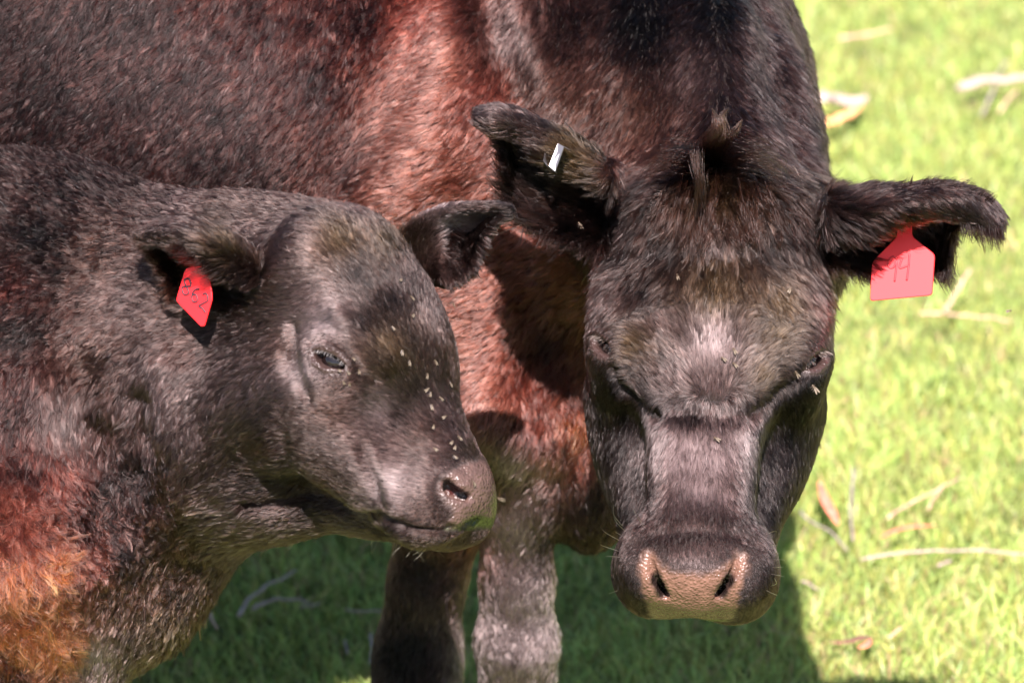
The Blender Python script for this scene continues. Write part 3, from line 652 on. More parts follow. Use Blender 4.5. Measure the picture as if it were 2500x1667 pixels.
def lock(pts, n, sr, st, rng, K=9):
    c = bez(pts, K); o = rng.normal(0, 1, (n, 1, 3)); o2 = rng.normal(0, 1, (n, 1, 3)); u = np.linspace(0, 1, K)[None, :, None]
    ln = rng.uniform(.45, 1.05, n); out = []
    P_ = c[None] + o * sr * (1 - u) + (o * .35 + o2 * .5) * st * u
    for i in range(n): out.append(bez(P_[i], K) if ln[i] > .95 else np.stack([np.interp(np.linspace(0, ln[i], K), np.linspace(0, 1, K), P_[i][:, a]) for a in range(3)], 1))
    return np.array(out)
def eyeball(root, base, c, B, r):
    n, m = 24, 16; V, F = [], []
    for i in range(m + 1):
        t = math.pi * i / m
        for j in range(n):
            p = 2 * math.pi * j / n; d = np.array([math.sin(t) * math.cos(p), math.sin(t) * math.sin(p), math.cos(t)])
            k = 1 + .06 * max(0, (d[2] - .8) / .2)
            V.append(c + (B[0] * d[0] + B[1] * d[1] + B[2] * d[2]) * r * k)
    for i in range(m):
        for j in range(n): F.append((i * n + j, (i + 1) * n + j, (i + 1) * n + (j + 1) % n, i * n + (j + 1) % n))
    o = mesh_obj('eye', V, np.array(F), EYEM, root, base); return o
def lashes(c, B, sz, n, rng, length=.013, lower=True, drop=.5):
    out = []
    for sg in ((1, -1) if lower else (1,)):
        m = n if sg > 0 else n // 2
        for t in rng.uniform(-.017, .019, m):
            L = length * (1 if sg > 0 else .5) * rng.uniform(.6, 1.1)
            p = c - B[2] * .0025 * sz + B[0] * t * sz + B[1] * sg * sz * .0085 * (1 - (t / .0225) ** 2) + B[2] * sz * (.0185 - 12 * t * t)
            d0 = norm(B[2] * .9 + B[1] * sg * (.1 - .4 * drop) + B[0] * rng.normal(t * 6, .15)); d1 = norm(B[2] * .4 - B[1] * drop * 1.4 * (1 if sg > 0 else .6) + B[0] * rng.normal(t * 10, .2))
            u = np.linspace(0, 1, 5)[:, None]; out.append(p + L * (d0 * u + (d1 - d0) * u * u * .6))
    return np.array(out)

# ------------------------------------------------------------------ the two animals
HM.zones = zones_mother; HC.zones = lambda p, Z: zones_eval(pxy(p), Z)
HM.stains = [(1690, 1514, 95, 3, (.10, .11, .03))]  # green reflection of the grass painted along the pad's lower edge
HM.stains += [(x, y, 16, 22, (.012, .008, .007)) for x, y in ((1614, 1440), (1764, 1440), (1603, 1415), (1780, 1415))]
HM.box = (1380, 300, 2100, 1560)
HC.stains = [(1180, 1275, 50, 16, (.024, .032, .007)), (1110, 1292, 60, 6, (.028, .036, .007)), (1215, 1245, 16, 40, (.05, .05, .018))]  # green grass reflection painted on the calf's lip and nose edge
HC.stains += [(1108, 1198, 20, 12, (.03, .008, .007)), (1130, 1209, 18, 9, (.012, .006, .005))]
HC.box = (560, 440, 1300, 1350)
QH = .45 if PREVIEW else 1.0; QW = 1.35 if PREVIEW else 1.0
base_m = np.array([-.45, .5, 0.0]); base_c = np.array([-.75, .0, 0.0])
cow = empty('cow', base_m, 'big black and rust red cow with lowered head facing the camera, behind the calf', 'cow')
calf = empty('calf', base_c, 'small dark calf in three quarter view at the left, in front of the cow', 'calf')
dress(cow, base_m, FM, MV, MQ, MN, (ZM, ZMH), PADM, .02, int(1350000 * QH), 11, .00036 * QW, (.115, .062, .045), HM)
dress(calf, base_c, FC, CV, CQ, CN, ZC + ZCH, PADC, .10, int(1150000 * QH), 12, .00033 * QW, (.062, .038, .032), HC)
rg = np.random.default_rng(77)
for root, base, H, sz in ((cow, base_m, HM, 1.0), (calf, base_c, HC, 1.1)):
    for c, B in H.eyes: eyeball(root, base, c, B, .0135 * sz)
def strands(name, P_, tint, width, root, base, mat=None):
    P_ = np.asarray(P_); t = np.tile(np.array(TINT[tint] if isinstance(tint, str) else tint), (len(P_), 1)) * np.exp(rg.normal(0, .3, (len(P_), 1)))
    curves_obj(name, P_, width, np.clip(t, 0, 1), mat or HAIR, root, base)
L_ = np.concatenate([lashes(c, B, 1, 60, rg, .016, drop=.35) for c, B in HM.eyes]); strands('eyelashes', L_, (.10, .075, .06), .0004, cow, base_m)
L_ = np.concatenate([lashes(HC.eyes[0][0], HC.eyes[0][1], 1.1, 55, rg, .0095, drop=.6), lashes(HC.eyes[1][0], HC.eyes[1][1], .92, 40, rg)]); strands('eyelashes', L_, (.26, .22, .21), .0004, calf, base_c)
# the cow's forelock: curls on the poll, one lock hanging down
def hp(x, y, dz=0.0, F=FM):
    c, n = F.surf(x, y); return c + n * .004 + np.array([0, 0, dz])
fl = []
for pts, n, a, b in (
    ([hp(1725, 400), P(1728, 350, .075), P(1750, 318, .09), P(1748, 290, .09), P(1738, 266, .085)], 110, .006, .0012),
    ([hp(1745, 400), P(1755, 345, .075), P(1768, 318, .08), P(1762, 285, .08), P(1780, 264, .075)], 90, .005, .0012),
    ([hp(1750, 395), P(1775, 335, .07), P(1795, 318, .07), P(1812, 292, .07)], 60, .005, .0010),
    ([hp(1715, 400), P(1698, 370, .09), P(1700, 400, .10), P(1705, 440, .10), P(1700, 480, .095), P(1698, 525, .09)], 90, .005, .0012),
    ([hp(1730, 420), P(1712, 420, .09), P(1716, 460, .095), P(1718, 510, .09)], 50, .004, .004),
    ([hp(1700, 400), P(1650, 385, .07), P(1610, 400, .06), P(1580, 430, .05)], 120, .010, .012),
    ([hp(1770, 395), P(1830, 375, .07), P(1880, 395, .06), P(1920, 430, .05)], 120, .010, .012)):
    fl.append(lock(pts, int(n * 1.5), a, b, rg))
# long strands fanning down over the forehead
for k in range(70):
    x = rg.uniform(1570, 1930); y = rg.uniform(420, 575); p0 = hp(x, y); ln = rg.uniform(60, 110) * (1 if y < 540 else .7); dx = (x - 1745) * rg.uniform(.15, .5) + rg.normal(0, 14)
    p1 = FM.surf(x + dx * .5, y + ln * .5)[0] + np.array([0, 0, .012]); p2 = FM.surf(x + dx, y + ln)[0] + np.array([0, 0, rg.uniform(.004, .010)])
    fl.append(lock([p0, p1, p2], int(rg.uniform(14, 40)), .004, .0015, rg))
strands('forelock', np.concatenate(fl), 'b', .00042, cow, base_m)
# long hairs fringing the ears
ef = []
for pts in ([(2070, 630), (2100, 655), (2140, 668), (2180, 672)], [(1300, 545), (1340, 560), (1390, 575), (1440, 600)], [(1240, 470), (1260, 500), (1290, 535)], [(2290, 665), (2310, 660), (2320, 620)],
            [(2060, 600), (2100, 620), (2150, 630)], [(1330, 500), (1380, 520), (1430, 540)], [(2120, 470), (2200, 458), (2280, 450), (2360, 462), (2420, 495)], [(2350, 545), (2400, 560), (2440, 565)]):
    for t in np.linspace(0, len(pts) - 1.01, 26):
        i = int(t); q = np.array(pts[i]) * (1 - (t - i)) + np.array(pts[i + 1]) * (t - i); c, n = FM.surf(*q)
        side = 1 if q[0] > 1745 else -1; top = q[1] < 500 and side > 0
        dv = np.array([.010 * side, .006, 0]) if top else np.array([.005 * side, -.018, .006])
        dv = dv + rg.normal(0, .004, 3); ef.append(lock([c, c + dv * .5 + n * .003, c + dv], 14, .003, .002, rg))
strands('ear_fringe', np.concatenate(ef), 'k', .0004, cow, base_m)
ef = []
for pts in ([(560, 690), (540, 720), (560, 750), (600, 750)], [(520, 640), (540, 670), (560, 700)], [(1080, 640), (1100, 660), (1120, 670)], [(1100, 560), (1090, 600), (1090, 640)], [(440, 600), (480, 620), (520, 650)]):
    for t in np.linspace(0, len(pts) - 1.01, 24):
        i = int(t); q = np.array(pts[i]) * (1 - (t - i)) + np.array(pts[i + 1]) * (t - i); c, n = FC.surf(*q)
        dv = np.array([-.018, -.003, .008]) if q[0] < 800 else np.array([.010, -.006, .006])
        dv = dv + rg.normal(0, .004, 3); ef.append(lock([c, c + dv * .5 + n * .003, c + dv], 14, .003, .002, rg))
strands('ear_fringe', np.concatenate(ef), 'k', .0004, calf, base_c)
# whiskers
wk = []
for x0, y0, x1, y1 in ((1522, 1285, 1498, 1232), (1530, 1300, 1500, 1262), (1515, 1320, 1470, 1292), (1512, 1345, 1465, 1328), (1520, 1360, 1478, 1358), (1510, 1440, 1490, 1446), (1525, 1310, 1505, 1300), (1575, 1290, 1545, 1240),
                      (1868, 1305, 1895, 1300), (1873, 1335, 1895, 1333), (1880, 1352, 1900, 1352), (1885, 1385, 1912, 1382), (1880, 1400, 1915, 1408), (1870, 1440, 1898, 1452), (1880, 1430, 1890, 1410), (1888, 1365, 1916, 1370)):
    c, n = FM.surf(x0, y0); e = P(x1, y1, c[2] + .012); wk.append(bez([c, (c + e) / 2 + n * .005, e], 5))
strands('whiskers', wk, (.75, .65, .55), .0004, cow, base_m, HAIR)
wk = []
for i in range(34):
    x0 = rg.choice([rg.uniform(520, 720), rg.uniform(880, 1060)]); F_ = FC
    y0 = 1280 if x0 < 1100 else 1130
    ys = [y for y in range(1150, 1400, 6) if F_.surf(x0, y)[0] is not None and F_.at(F_.surf(x0, y)[0][None])[0] < .003] if x0 < 1100 else [1140]
    y0 = max(ys) if ys else 1290
    c, n = F_.surf(x0, y0 - (4 if x0 < 1100 else -rg.uniform(0, 60))); 
    dv = np.array([rg.normal(.0, .008), -rg.uniform(.006, .018), .002]) if x0 < 1100 else np.array([rg.uniform(.008, .02), rg.uniform(-.004, .012), .0])
    wk.append(bez([c, c + dv * .5 + rg.normal(0, .001, 3), c + dv], 5))
strands('whiskers', wk, (.30, .22, .12), .00026, calf, base_c, HAIR)
# ------------------------------------------------------------------ ground, grass, litter
def G(px, py, h=0.0):
    """where the line of sight through a photo pixel meets height h -> world point"""
    a = to_world(P(px, py, 0)); o = np.array(cam.location); d = a - o; t = (h - o[2]) / d[2]; return o + d * t
gm = new_mat('soil_and_thatch', (.10, .13, .03), .9); bumpy(gm, 60, .6, .01, colvar=.35)
V = []; n = 90
gx = np.concatenate([np.linspace(-60, -3, 12), np.linspace(-2.8, 2.8, n), np.linspace(3, 60, 12)])
gy = np.concatenate([np.linspace(-12, -2, 6), np.linspace(-1.8, 6, n), np.linspace(6.5, 90, 14)])
X, Y = np.meshgrid(gx, gy, indexing='ij'); Zg = np.zeros_like(X)
pts = np.stack([X, Y, Zg], -1).reshape(-1, 3)
def gh(p): return .012 * vnoise(np.stack([p[:, 0] * 3, p[:, 1] * 3, p[:, 0] * 0], 1), 5) - .012
pts[:, 2] = gh(pts)
ii = np.arange(len(gx) * len(gy)).reshape(len(gx), len(gy))
Qg = np.stack([ii[:-1, :-1], ii[1:, :-1], ii[1:, 1:], ii[:-1, 1:]], -1).reshape(-1, 4)
tag(mesh_obj('ground', pts, Qg, gm, local=False), kind='structure')
grass_m = bpy.data.materials.new('grass_blade'); grass_m.use_nodes = True; nt = grass_m.node_tree; b = nt.nodes['Principled BSDF']
a = nt.nodes.new('ShaderNodeAttribute'); a.attribute_name = 'tint'; nt.links.new(a.outputs['Color'], b.inputs['Base Color'])
b.inputs['Roughness'].default_value = .45; b.inputs['Specular IOR Level'].default_value = .4
tr = nt.nodes.new('ShaderNodeBsdfTranslucent'); nt.links.new(a.outputs['Color'], tr.inputs['Color'])
mx = nt.nodes.new('ShaderNodeMixShader'); mx.inputs[0].default_value = .4; nt.links.new(b.outputs[0], mx.inputs[1]); nt.links.new(tr.outputs[0], mx.inputs[2])
nt.links.new(mx.outputs[0], nt.nodes['Material Output'].inputs[0])
def grass():
    rg = np.random.default_rng(5)
    def field(n, x0, x1, y0, y1):
        return np.stack([rg.uniform(x0, x1, n), rg.uniform(y0, y1, n), np.zeros(n)], 1)
    k = .6 if PREVIEW else 1
    p = np.concatenate([field(int(200000 * k), -.95, 1.1, .15, 4.6), field(int(40000 * k), -.95, 1.0, .3, 1.6), field(int(16000 * k), -2.5, 2.5, -1.5, 5.5)])
    n = len(p); dens = vnoise(p * 4.5, 8) + .6 * vnoise(p * 13, 9)
    p[:, 2] = gh(p)
    H = rg.uniform(.016, .040, n) * (1 + .4 * dens); Wd = rg.uniform(.0013, .0032, n)
    th = rg.uniform(0, 6.283, n); side = np.stack([np.cos(th), np.sin(th), 0 * th], 1)
    ld = rg.uniform(0, 6.283, n); lean = np.stack([np.cos(ld), np.sin(ld), 0 * ld], 1) * (H * rg.uniform(.1, 1.0, n))[:, None]
    up = np.array([0, 0, 1.0]); V = np.zeros((n, 6, 3))
    for i, (u, w) in enumerate(((0, 1), (.55, .85), (1, .12))):
        c = p + up * (H * (u - .18 * u * u))[:, None] + lean * u * u
        V[:, 2 * i] = c - side * (Wd * w * .5)[:, None]; V[:, 2 * i + 1] = c + side * (Wd * w * .5)[:, None]
    base = (np.arange(n) * 6)[:, None]
    Q = np.concatenate([base + [0, 1, 3, 2], base + [2, 3, 5, 4]])
    col = np.array([.35, .45, .13])[None] * np.exp(rg.normal(0, .22, (n, 1))) * (1 + .12 * dens[:, None])
    col = col * np.exp(rg.normal(0, .10, (n, 3)) * [1, .4, 1])
    yel = rg.random(n) < .16; col[yel] = np.array([.46, .45, .13]) * rg.uniform(.7, 1.2, (yel.sum(), 1))
    dead = rg.random(n) < .07 + .10 * np.clip(vnoise(p * 7, 44), 0, 1); col[dead] = np.array([.50, .36, .20]) * rg.uniform(.6, 1.3, (dead.sum(), 1))
    dk = rg.random(n) < .12; col[dk] *= .5
    o = mesh_obj('grass', V.reshape(-1, 3), Q, grass_m, local=False)
    fattr(o.data, 'tint', np.repeat(np.clip(col, 0, 1), 6, 0))
    tag(o, 'short lime green grass', 'grass', kind='stuff')
grass()
LM = {'pale': bumpy(new_mat('bleached_wood', (.30, .23, .20), .8), 300, .5, colvar=.2), 'pink': bumpy(new_mat('dry_twig', (.42, .27, .20), .8), 300, .5, colvar=.3),
      'grey': bumpy(new_mat('grey_twig', (.22, .18, .17), .8), 300, .5, colvar=.3), 'red': bumpy(new_mat('dry_red_leaf', (.50, .15, .10), .6), 200, .5, colvar=.3),
      'orange': bumpy(new_mat('orange_bark', (.62, .28, .12), .8), 200, .5, colvar=.25), 'dark': bumpy(new_mat('dark_leaf_litter', (.16, .07, .05), .8), 200, .5, colvar=.4)}
def tube(pts, radii, K=8, flat=1.0):
    pts = np.asarray(pts, float); n = len(pts); V, F = [], []
    for i in range(n):
        t = norm(pts[min(i + 1, n - 1)] - pts[max(i - 1, 0)]); s = norm(np.cross(t, [0, 0, 1.0]) + 1e-6); u = np.cross(s, t)
        for k in range(K):
            a = 2 * math.pi * k / K; V.append(pts[i] + radii[i] * (s * math.cos(a) + u * math.sin(a) * flat))
    for i in range(n - 1):
        for k in range(K): F.append((i * K + k, i * K + (k + 1) % K, (i + 1) * K + (k + 1) % K, (i + 1) * K + k))
    F.append(tuple(range(K))[::-1]); F.append(tuple(range((n - 1) * K, n * K))); return V, F
def stick(name, label, cat, pix, r, mat, h=.022, flat=.8, taper=.6, lift=0.0, group=None):
    w = np.array([G(x, y, h + lift * (i / max(1, len(pix) - 1))) for i, (x, y) in enumerate(pix)]); K = 14; r = r * .7
    c = bez(w, K); c = c + np.random.default_rng(int(pix[0][0])).normal(0, r * .25, c.shape)
    u = np.linspace(0, 1, K); rr = r * (1 - (1 - taper) * u) * np.where((u == 0) | (u == 1), .5, 1)
    V, F = tube(c, rr, flat=flat); o = mesh_obj(name, V, F, LM[mat], local=False); tag(o, label, cat, group); return o
def leaf(name, label, pix, wd, mat, h=.035, cat='leaf', group=None):
    c = bez(np.array([G(x, y, h) for x, y in pix]), 12); V, F = [], []
    for i, u in enumerate(np.linspace(0, 1, 12)):
        t = norm(c[min(i + 1, 11)] - c[max(i - 1, 0)]); s = norm(np.cross(t, [0, 0, 1.0])); w = wd * max(.06, math.sin(math.pi * (u * .93 + .035)) ** .8) / 2
        for q, z in ((-1, .25), (0, 0), (1, .25)): V.append(c[i] + s * q * w + np.array([0, 0, z * w]))
        for q, z in ((-1, .25), (0, 0), (1, .25)): V.append(c[i] + s * q * w + np.array([0, 0, z * w - .0006]))
    for i in range(11):
        a, b_ = i * 6, i * 6 + 6
        for j in (0, 1): F += [(a + j, b_ + j, b_ + j + 1, a + j + 1), (a + j + 4, b_ + j + 4, b_ + j + 3, a + j + 3)]
        F += [(a + 3, b_ + 3, b_, a), (a + 2, b_ + 2, b_ + 5, a + 5)]
    o = mesh_obj(name, V, F, LM[mat], local=False); tag(o, label, cat, group); return o
stick('bark_piece', 'bleached white slab of bark on the grass beside the cow\'s neck', 'bark', [(1930, 258), (2000, 247), (2060, 243), (2120, 240)], .026, 'pale', .035, .5)
stick('bark_piece', 'orange brown strip of bark just under the bleached slab', 'bark', [(1990, 300), (2040, 290), (2080, 272), (2105, 255)], .016, 'orange', .030, .4)
stick('stick', 'thick pale stick at the right edge of the grass, above the ear', 'stick', [(2340, 215), (2400, 196), (2450, 200), (2540, 190)], .017, 'pale', .030, .6)
stick('twig', 'grey bent twig crossing the thick pale stick', 'twig', [(2395, 285), (2425, 220), (2440, 172), (2470, 145)], .0035, 'grey', .028)
stick('twig', 'short peach twig standing below the thick pale stick', 'twig', [(2440, 275), (2460, 245), (2482, 220)], .004, 'pink', .022)
stick('twig', 'faint pale twig lying far up in the grass', 'twig', [(2050, 95), (2110, 85), (2180, 72)], .005, 'pink', .03)
stick('twig', 'short pink twig tilted under the dangling red tag', 'twig', [(2305, 762), (2335, 715), (2372, 655)], .005, 'pink', .04, lift=.01)
stick('twig', 'long faint twig lying level, below the red tag', 'twig', [(2245, 765), (2330, 768), (2420, 775), (2470, 785)], .0035, 'pink', .03)
leaf('dry_leaf', 'long rust red dry leaf beside the cow\'s jaw', [(2000, 1175), (2012, 1215), (2030, 1250), (2046, 1280)], .014, 'red')
stick('twig', 'thin purple grey upright twig right of the long rust red leaf', 'twig', [(2085, 1140), (2080, 1200), (2078, 1260), (2082, 1320)], .0028, 'grey', .028)
stick('twig', 'brown twig running from the cow\'s jaw down under the red leaf', 'twig', [(1950, 1245), (1985, 1275), (2030, 1300), (2070, 1345)], .0026, 'grey', .022)
stick('twig', 'forked pinkish twig slanting up to the right', 'twig', [(2165, 1265), (2210, 1235), (2280, 1200), (2345, 1165)], .0028, 'pink', .028)
stick('twig', 'short straight stub beside the forked pinkish twig', 'twig', [(2265, 1245), (2280, 1215), (2300, 1190)], .0022, 'pink', .028)
leaf('dry_leaf', 'narrow bent red leaf above the long white stick', [(2150, 1312), (2185, 1295), (2230, 1285), (2285, 1282)], .008, 'red')
stick('stick', 'long thin white stick lying across the lower right grass', 'stick', [(2100, 1365), (2180, 1350), (2300, 1345), (2420, 1345), (2540, 1358)], .0035, 'pale', .028)
stick('stick', 'short white stick just under the long thin white one', 'stick', [(2292, 1380), (2322, 1367)], .0035, 'pale', .028)
stick('twig', 'short pale twig right of the cow\'s muzzle', 'twig', [(1955, 1418), (1975, 1425), (1998, 1440)], .0025, 'pale', .022)
leaf('dry_leaf', 'curled brown leaf at the lower right of the grass', [(2025, 1568), (2070, 1566), (2110, 1555), (2130, 1560)], .010, 'dark', .018)
leaf('dry_leaf', 'small reddish leaf touching the curled brown one', [(2095, 1580), (2115, 1575), (2125, 1560)], .010, 'red', .018)
stick('twig', 'kinked reddish twig right of the curled brown leaf', 'twig', [(2170, 1555), (2195, 1535), (2200, 1528)], .003, 'pink', .022)
stick('bark_piece', 'curved grey bark strip standing in the shaded grass', 'bark', [(582, 1505), (605, 1465), (660, 1425), (722, 1390)], .0048, 'pale', .045, .4)
stick('bark_piece', 'arched white bark strip lying in the shaded grass', 'bark', [(615, 1487), (650, 1470), (700, 1461), (760, 1468)], .0055, 'pale', .035, .5)
stick('bark_piece', 'short pale bark piece at the end of the arched strip', 'bark', [(730, 1482), (760, 1478), (785, 1470)], .003, 'pale', .035, .5)
stick('twig', 'two ended pinkish twig in the shaded grass by the calf\'s chest', 'twig', [(492, 1450), (505, 1490), (530, 1535)], .0038, 'pink', .022)
stick('twig', 'thin level lilac grey twig in the shaded grass', 'twig', [(840, 1488), (880, 1492), (935, 1490), (1000, 1505)], .0025, 'pale', .022)
stick('twig', 'upright lilac grey twig in the shaded grass', 'twig', [(905, 1545), (908, 1580), (902, 1620)], .003, 'pale', .022)
stick('twig', 'short whitish twig left of the upright lilac grey one', 'twig', [(840, 1562), (845, 1578), (850, 1597)], .0022, 'pale', .022)
stick('twig', 'slanting grey twig touching the cow\'s shaded foreleg', 'twig', [(940, 1555), (970, 1545), (1000, 1535)], .0025, 'pale', .022)
# ------------------------------------------------------------------ ear tags
RED = new_mat('red_tag_plastic', (.66, .008, .013), .5)
INK = new_mat('faded_ink', (.42, .010, .018), .6); INKB = new_mat('black_ink', (.03, .005, .012), .6)
METAL = bumpy(new_mat('tag_metal', (.26, .255, .27), .55, Metallic=1.0), 500, .25, .0004)
def plate(name, poly, th, mat, parent, base):
    """rounded flat plate from a 3D outline"""
    A = np.array(poly); R_ = []
    for i in range(len(A)):
        a, b, c = A[i - 1], A[i], A[(i + 1) % len(A)]; r = min(.0035, .3 * np.linalg.norm(a - b), .3 * np.linalg.norm(c - b))
        p0 = b + norm(a - b) * r; p1 = b + norm(c - b) * r
        for t in (0, .33, .67, 1): R_.append((1 - t) ** 2 * p0 + 2 * t * (1 - t) * b + t * t * p1)
    R_ = np.array(R_); n = len(R_); nr = norm(np.cross(A[1] - A[0], A[2] - A[1])); nr = nr * np.sign(nr[2] + 1e-9); cen = R_.mean(0)
    ins = R_ + norm(cen - R_) * .0007
    V = list(ins + nr * th / 2) + list(R_ + nr * th * .2) + list(R_ - nr * th * .2) + list(ins - nr * th / 2)
    F = [tuple(range(n))] + [tuple(range(3 * n, 4 * n))[::-1]]
    for k in range(3):
        for i in range(n): F.append((k * n + i, (k + 1) * n + i, (k + 1) * n + (i + 1) % n, k * n + (i + 1) % n))
    return mesh_obj(name, V, F, mat, parent, base, smooth=False), nr
def ink(name, strokes, o, ax, ay, nr, r, mat, parent, base):
    V, F = [], []
    for st in strokes:
        c = np.array([o + ax * x + ay * y + nr * .0002 for x, y in st]); c = bez(c, 4 * len(c)); v, f = tube_l(c, [r] * len(c), nr)
        F += [tuple(i + len(V) for i in q_) for q_ in f]; V += list(v)
    return mesh_obj(name, V, F, mat, parent, base)
def tube_l(pts, radii, nr, K=6):
    n = len(pts); V, F = [], []
    for i in range(n):
        t = norm(pts[min(i + 1, n - 1)] - pts[max(i - 1, 0)]); s = norm(np.cross(t, nr))
        for k in range(K):
            a = 2 * math.pi * k / K; V.append(pts[i] + radii[i] * (s * math.cos(a) + nr * math.sin(a) * .5))
    for i in range(n - 1):
        for k in range(K): F.append((i * K + k, i * K + (k + 1) % K, (i + 1) * K + (k + 1) % K, (i + 1) * K + k))
    F.append(tuple(range(K))[::-1]); F.append(tuple(range((n - 1) * K, n * K))); return V, F
def disc(name, c, nr, r, h, mat, parent, base):
    V, F = tube_l(np.array([c - nr * h, c - nr * h, c + nr * h * .6, c + nr * h]), [.0001, r, r, r * .7], np.array([0.1, 1.0, 0])); return mesh_obj(name, V, F, mat, parent, base)
tb = to_world(P(2205, 730, .03))
t1 = empty('ear_tag', tb, 'large red tag marked 94 dangling from the cow\'s right hand side ear', 'ear tag', 'red ear tags')
zt = .004
def T(x, y): return P(x, y, zt + (y - 650) * .00002 + (x - 2205) * .00008)
_, nr = plate('plate', [T(2192, 535), T(2190, 578), T(2129, 640), T(2124, 735), T(2276, 721), T(2283, 622), T(2227, 577), T(2226, 535)], .0022, RED, t1, tb)
o_ = T(2160, 690) + nr * .0011; ax = T(2260, 681) - T(2160, 690); ay = T(2162, 600) - T(2160, 690)
ink('number', [[(.32, .60), (.20, .68), (.08, .56), (.12, .40), (.24, .40), (.32, .56), (.30, .30), (.27, .0)], [(.46, .60), (.40, .36), (.66, .42)], [(.66, .72), (.64, .35), (.60, .0)]], o_, ax * .9, ay, nr, .0010, INK, t1, tb)
disc('stud', T(2210, 556) + nr * .002, nr, .005, .002, RED, t1, tb)
tb2 = to_world(P(470, 740, .21))
t2 = empty('ear_tag', tb2, 'smaller slanting red tag marked 862 hanging under the calf\'s left hand side ear', 'ear tag', 'red ear tags')
def T2(x, y): return P(x, y, .250 - .00025 * (490 - x))
_, nr2 = plate('plate', [T2(500, 632), T2(486, 645), T2(453, 656), T2(430, 734), T2(491, 797), T2(500, 796), T2(519, 730), T2(517, 704), T2(505, 655)], .0022, RED, t2, tb2)
o_ = T2(443, 712) + nr2 * .0011; ax = (T2(505, 765) - T2(443, 712)); ay = (T2(455, 660) - T2(438, 712)) * .9
G8 = [[(.10, .5), (.0, .75), (.12, 1.0), (.25, .75), (.12, .5), (.0, .25), (.12, .0), (.26, .25), (.14, .48)]]
G6 = [[(.55, .95), (.42, .7), (.38, .3), (.48, .02), (.60, .25), (.50, .5), (.40, .35)]]
G2 = [[(.70, .8), (.80, 1.0), (.92, .75), (.82, .4), (.70, .05), (.82, .08), (.98, .0)]]
ink('number', G8 + G6 + G2, o_ , ax, ay * .8, nr2, .0011, INKB, t2, tb2)
# the small metal clip on the cow's other ear
def clip():
    zc = lambda x, y: .075
    f = [P(1362, 350, .072), P(1376, 359, .078), P(1355, 418, .080), P(1340, 405, .078)]
    nrm = norm(np.cross(f[1] - f[0], f[2] - f[1])); nrm *= np.sign(nrm[2]); back = np.array([-.016, -.004, -.028])
    side0 = (f[0], f[1]); rows = [(f[0], f[1])]
    V = []
    prof = [(f[0] - nrm * .012, f[1] - nrm * .012), (f[0] - nrm * .002, f[1] - nrm * .002), (f[0], f[1]), (f[3], f[2]), (f[3] + (f[3] - f[0]) * .03 - nrm * .002, f[2] + (f[2] - f[1]) * .03 - nrm * .002),
            (P(1333, 402, .070), P(1347, 417, .068)), (P(1326, 392, .055), P(1333, 405, .05)), (P(1330, 370, .045), P(1338, 380, .042))]
    for a, b in prof:
        V += [a, b]
    n = len(prof); W_ = [v - nrm * .0012 for v in V]; F = []
    for i in range(n - 1): F += [(2 * i, 2 * i + 1, 2 * i + 3, 2 * i + 2), (2 * n + 2 * i + 2, 2 * n + 2 * i + 3, 2 * n + 2 * i + 1, 2 * n + 2 * i), (2 * i, 2 * i + 2, 2 * n + 2 * i + 2, 2 * n + 2 * i), (2 * i + 3, 2 * i + 1, 2 * n + 2 * i + 1, 2 * n + 2 * i + 3)]
    bs = to_world(f[2]); e = empty('metal_ear_clip', bs, 'small silver metal clip folded round the edge of the cow\'s left hand side ear', 'ear clip')
    mesh_obj('band', V + W_, F, METAL, e, bs, smooth=False)
    o = f[3] + (f[0] - f[3]) * .0; ax = (f[0] - f[3]); ay = (f[2] - f[3]); st = []
    for k in range(5):
        x = .14 + k * .16; st += [[(x, .3), (x + .07, .25), (x + .08, .7), (x + .01, .72)], [(x + .03, .5), (x + .08, .5)]]
    ink('stamped_number', st, o, ax, ay, nrm, .0004, bpy.data.materials['tag_metal'], e, bs)
clip()
# ------------------------------------------------------------------ flies
FB = new_mat('fly_body', (.05, .035, .02), .4); FW = new_mat('fly_wing', (.105, .085, .060), .8)
def fly_mesh():
    V, F, M = [], [], []
    def add(v, f, m):
        o = len(V); V.extend(v); F.extend([tuple(i + o for i in q_) for q_ in f]); M.extend([m] * len(f))
    def ball(c, r, n=8, m=6):
        v, f = [], []
        for i in range(m + 1):
            t = math.pi * i / m
            for j in range(n): a = 2 * math.pi * j / n; v.append((c[0] + r[0] * math.cos(t), c[1] + r[1] * math.sin(t) * math.cos(a), c[2] + r[2] * math.sin(t) * math.sin(a)))
        for i in range(m):
            for j in range(n): f.append((i * n + j, (i + 1) * n + j, (i + 1) * n + (j + 1) % n, i * n + (j + 1) % n))
        return v, f
    add(*ball((.0022, 0, .0010), (.0009, .0009, .0008)), 0); add(*ball((.0006, 0, .0012), (.0013, .0010, .0010)), 0); add(*ball((-.0018, 0, .0010), (.0020, .0010, .0008)), 0)
    for s in (-1, 1):
        v = [(.0008, s * .0004, .0021), (-.0012, s * .0013, .0023), (-.0042, s * .0018, .0018), (-.0052, s * .0012, .0015), (-.0036, s * .0005, .0019)]
        v2 = [(a, b, c - .0002) for a, b, c in v]
        add(v + v2, [(0, 1, 2, 3, 4), (9, 8, 7, 6, 5)] + [(i, i + 5, (i + 1) % 5 + 5, (i + 1) % 5) for i in range(5)], 1)
        for k in range(3):
            x = .0012 - k * .001; add([(x, s * .0006, .0008), (x + .0003, s * .0006, .0008), (x + (1 - k) * .001, s * .0024, 0), (x + (1 - k) * .001 + .0002, s * .0024, 0)], [(0, 1, 3, 2)], 0)
    me = bpy.data.meshes.new('fly'); me.from_pydata(V, [], F); me.materials.append(FB); me.materials.append(FW)
    me.polygons.foreach_set('material_index', M); me.update(); return me
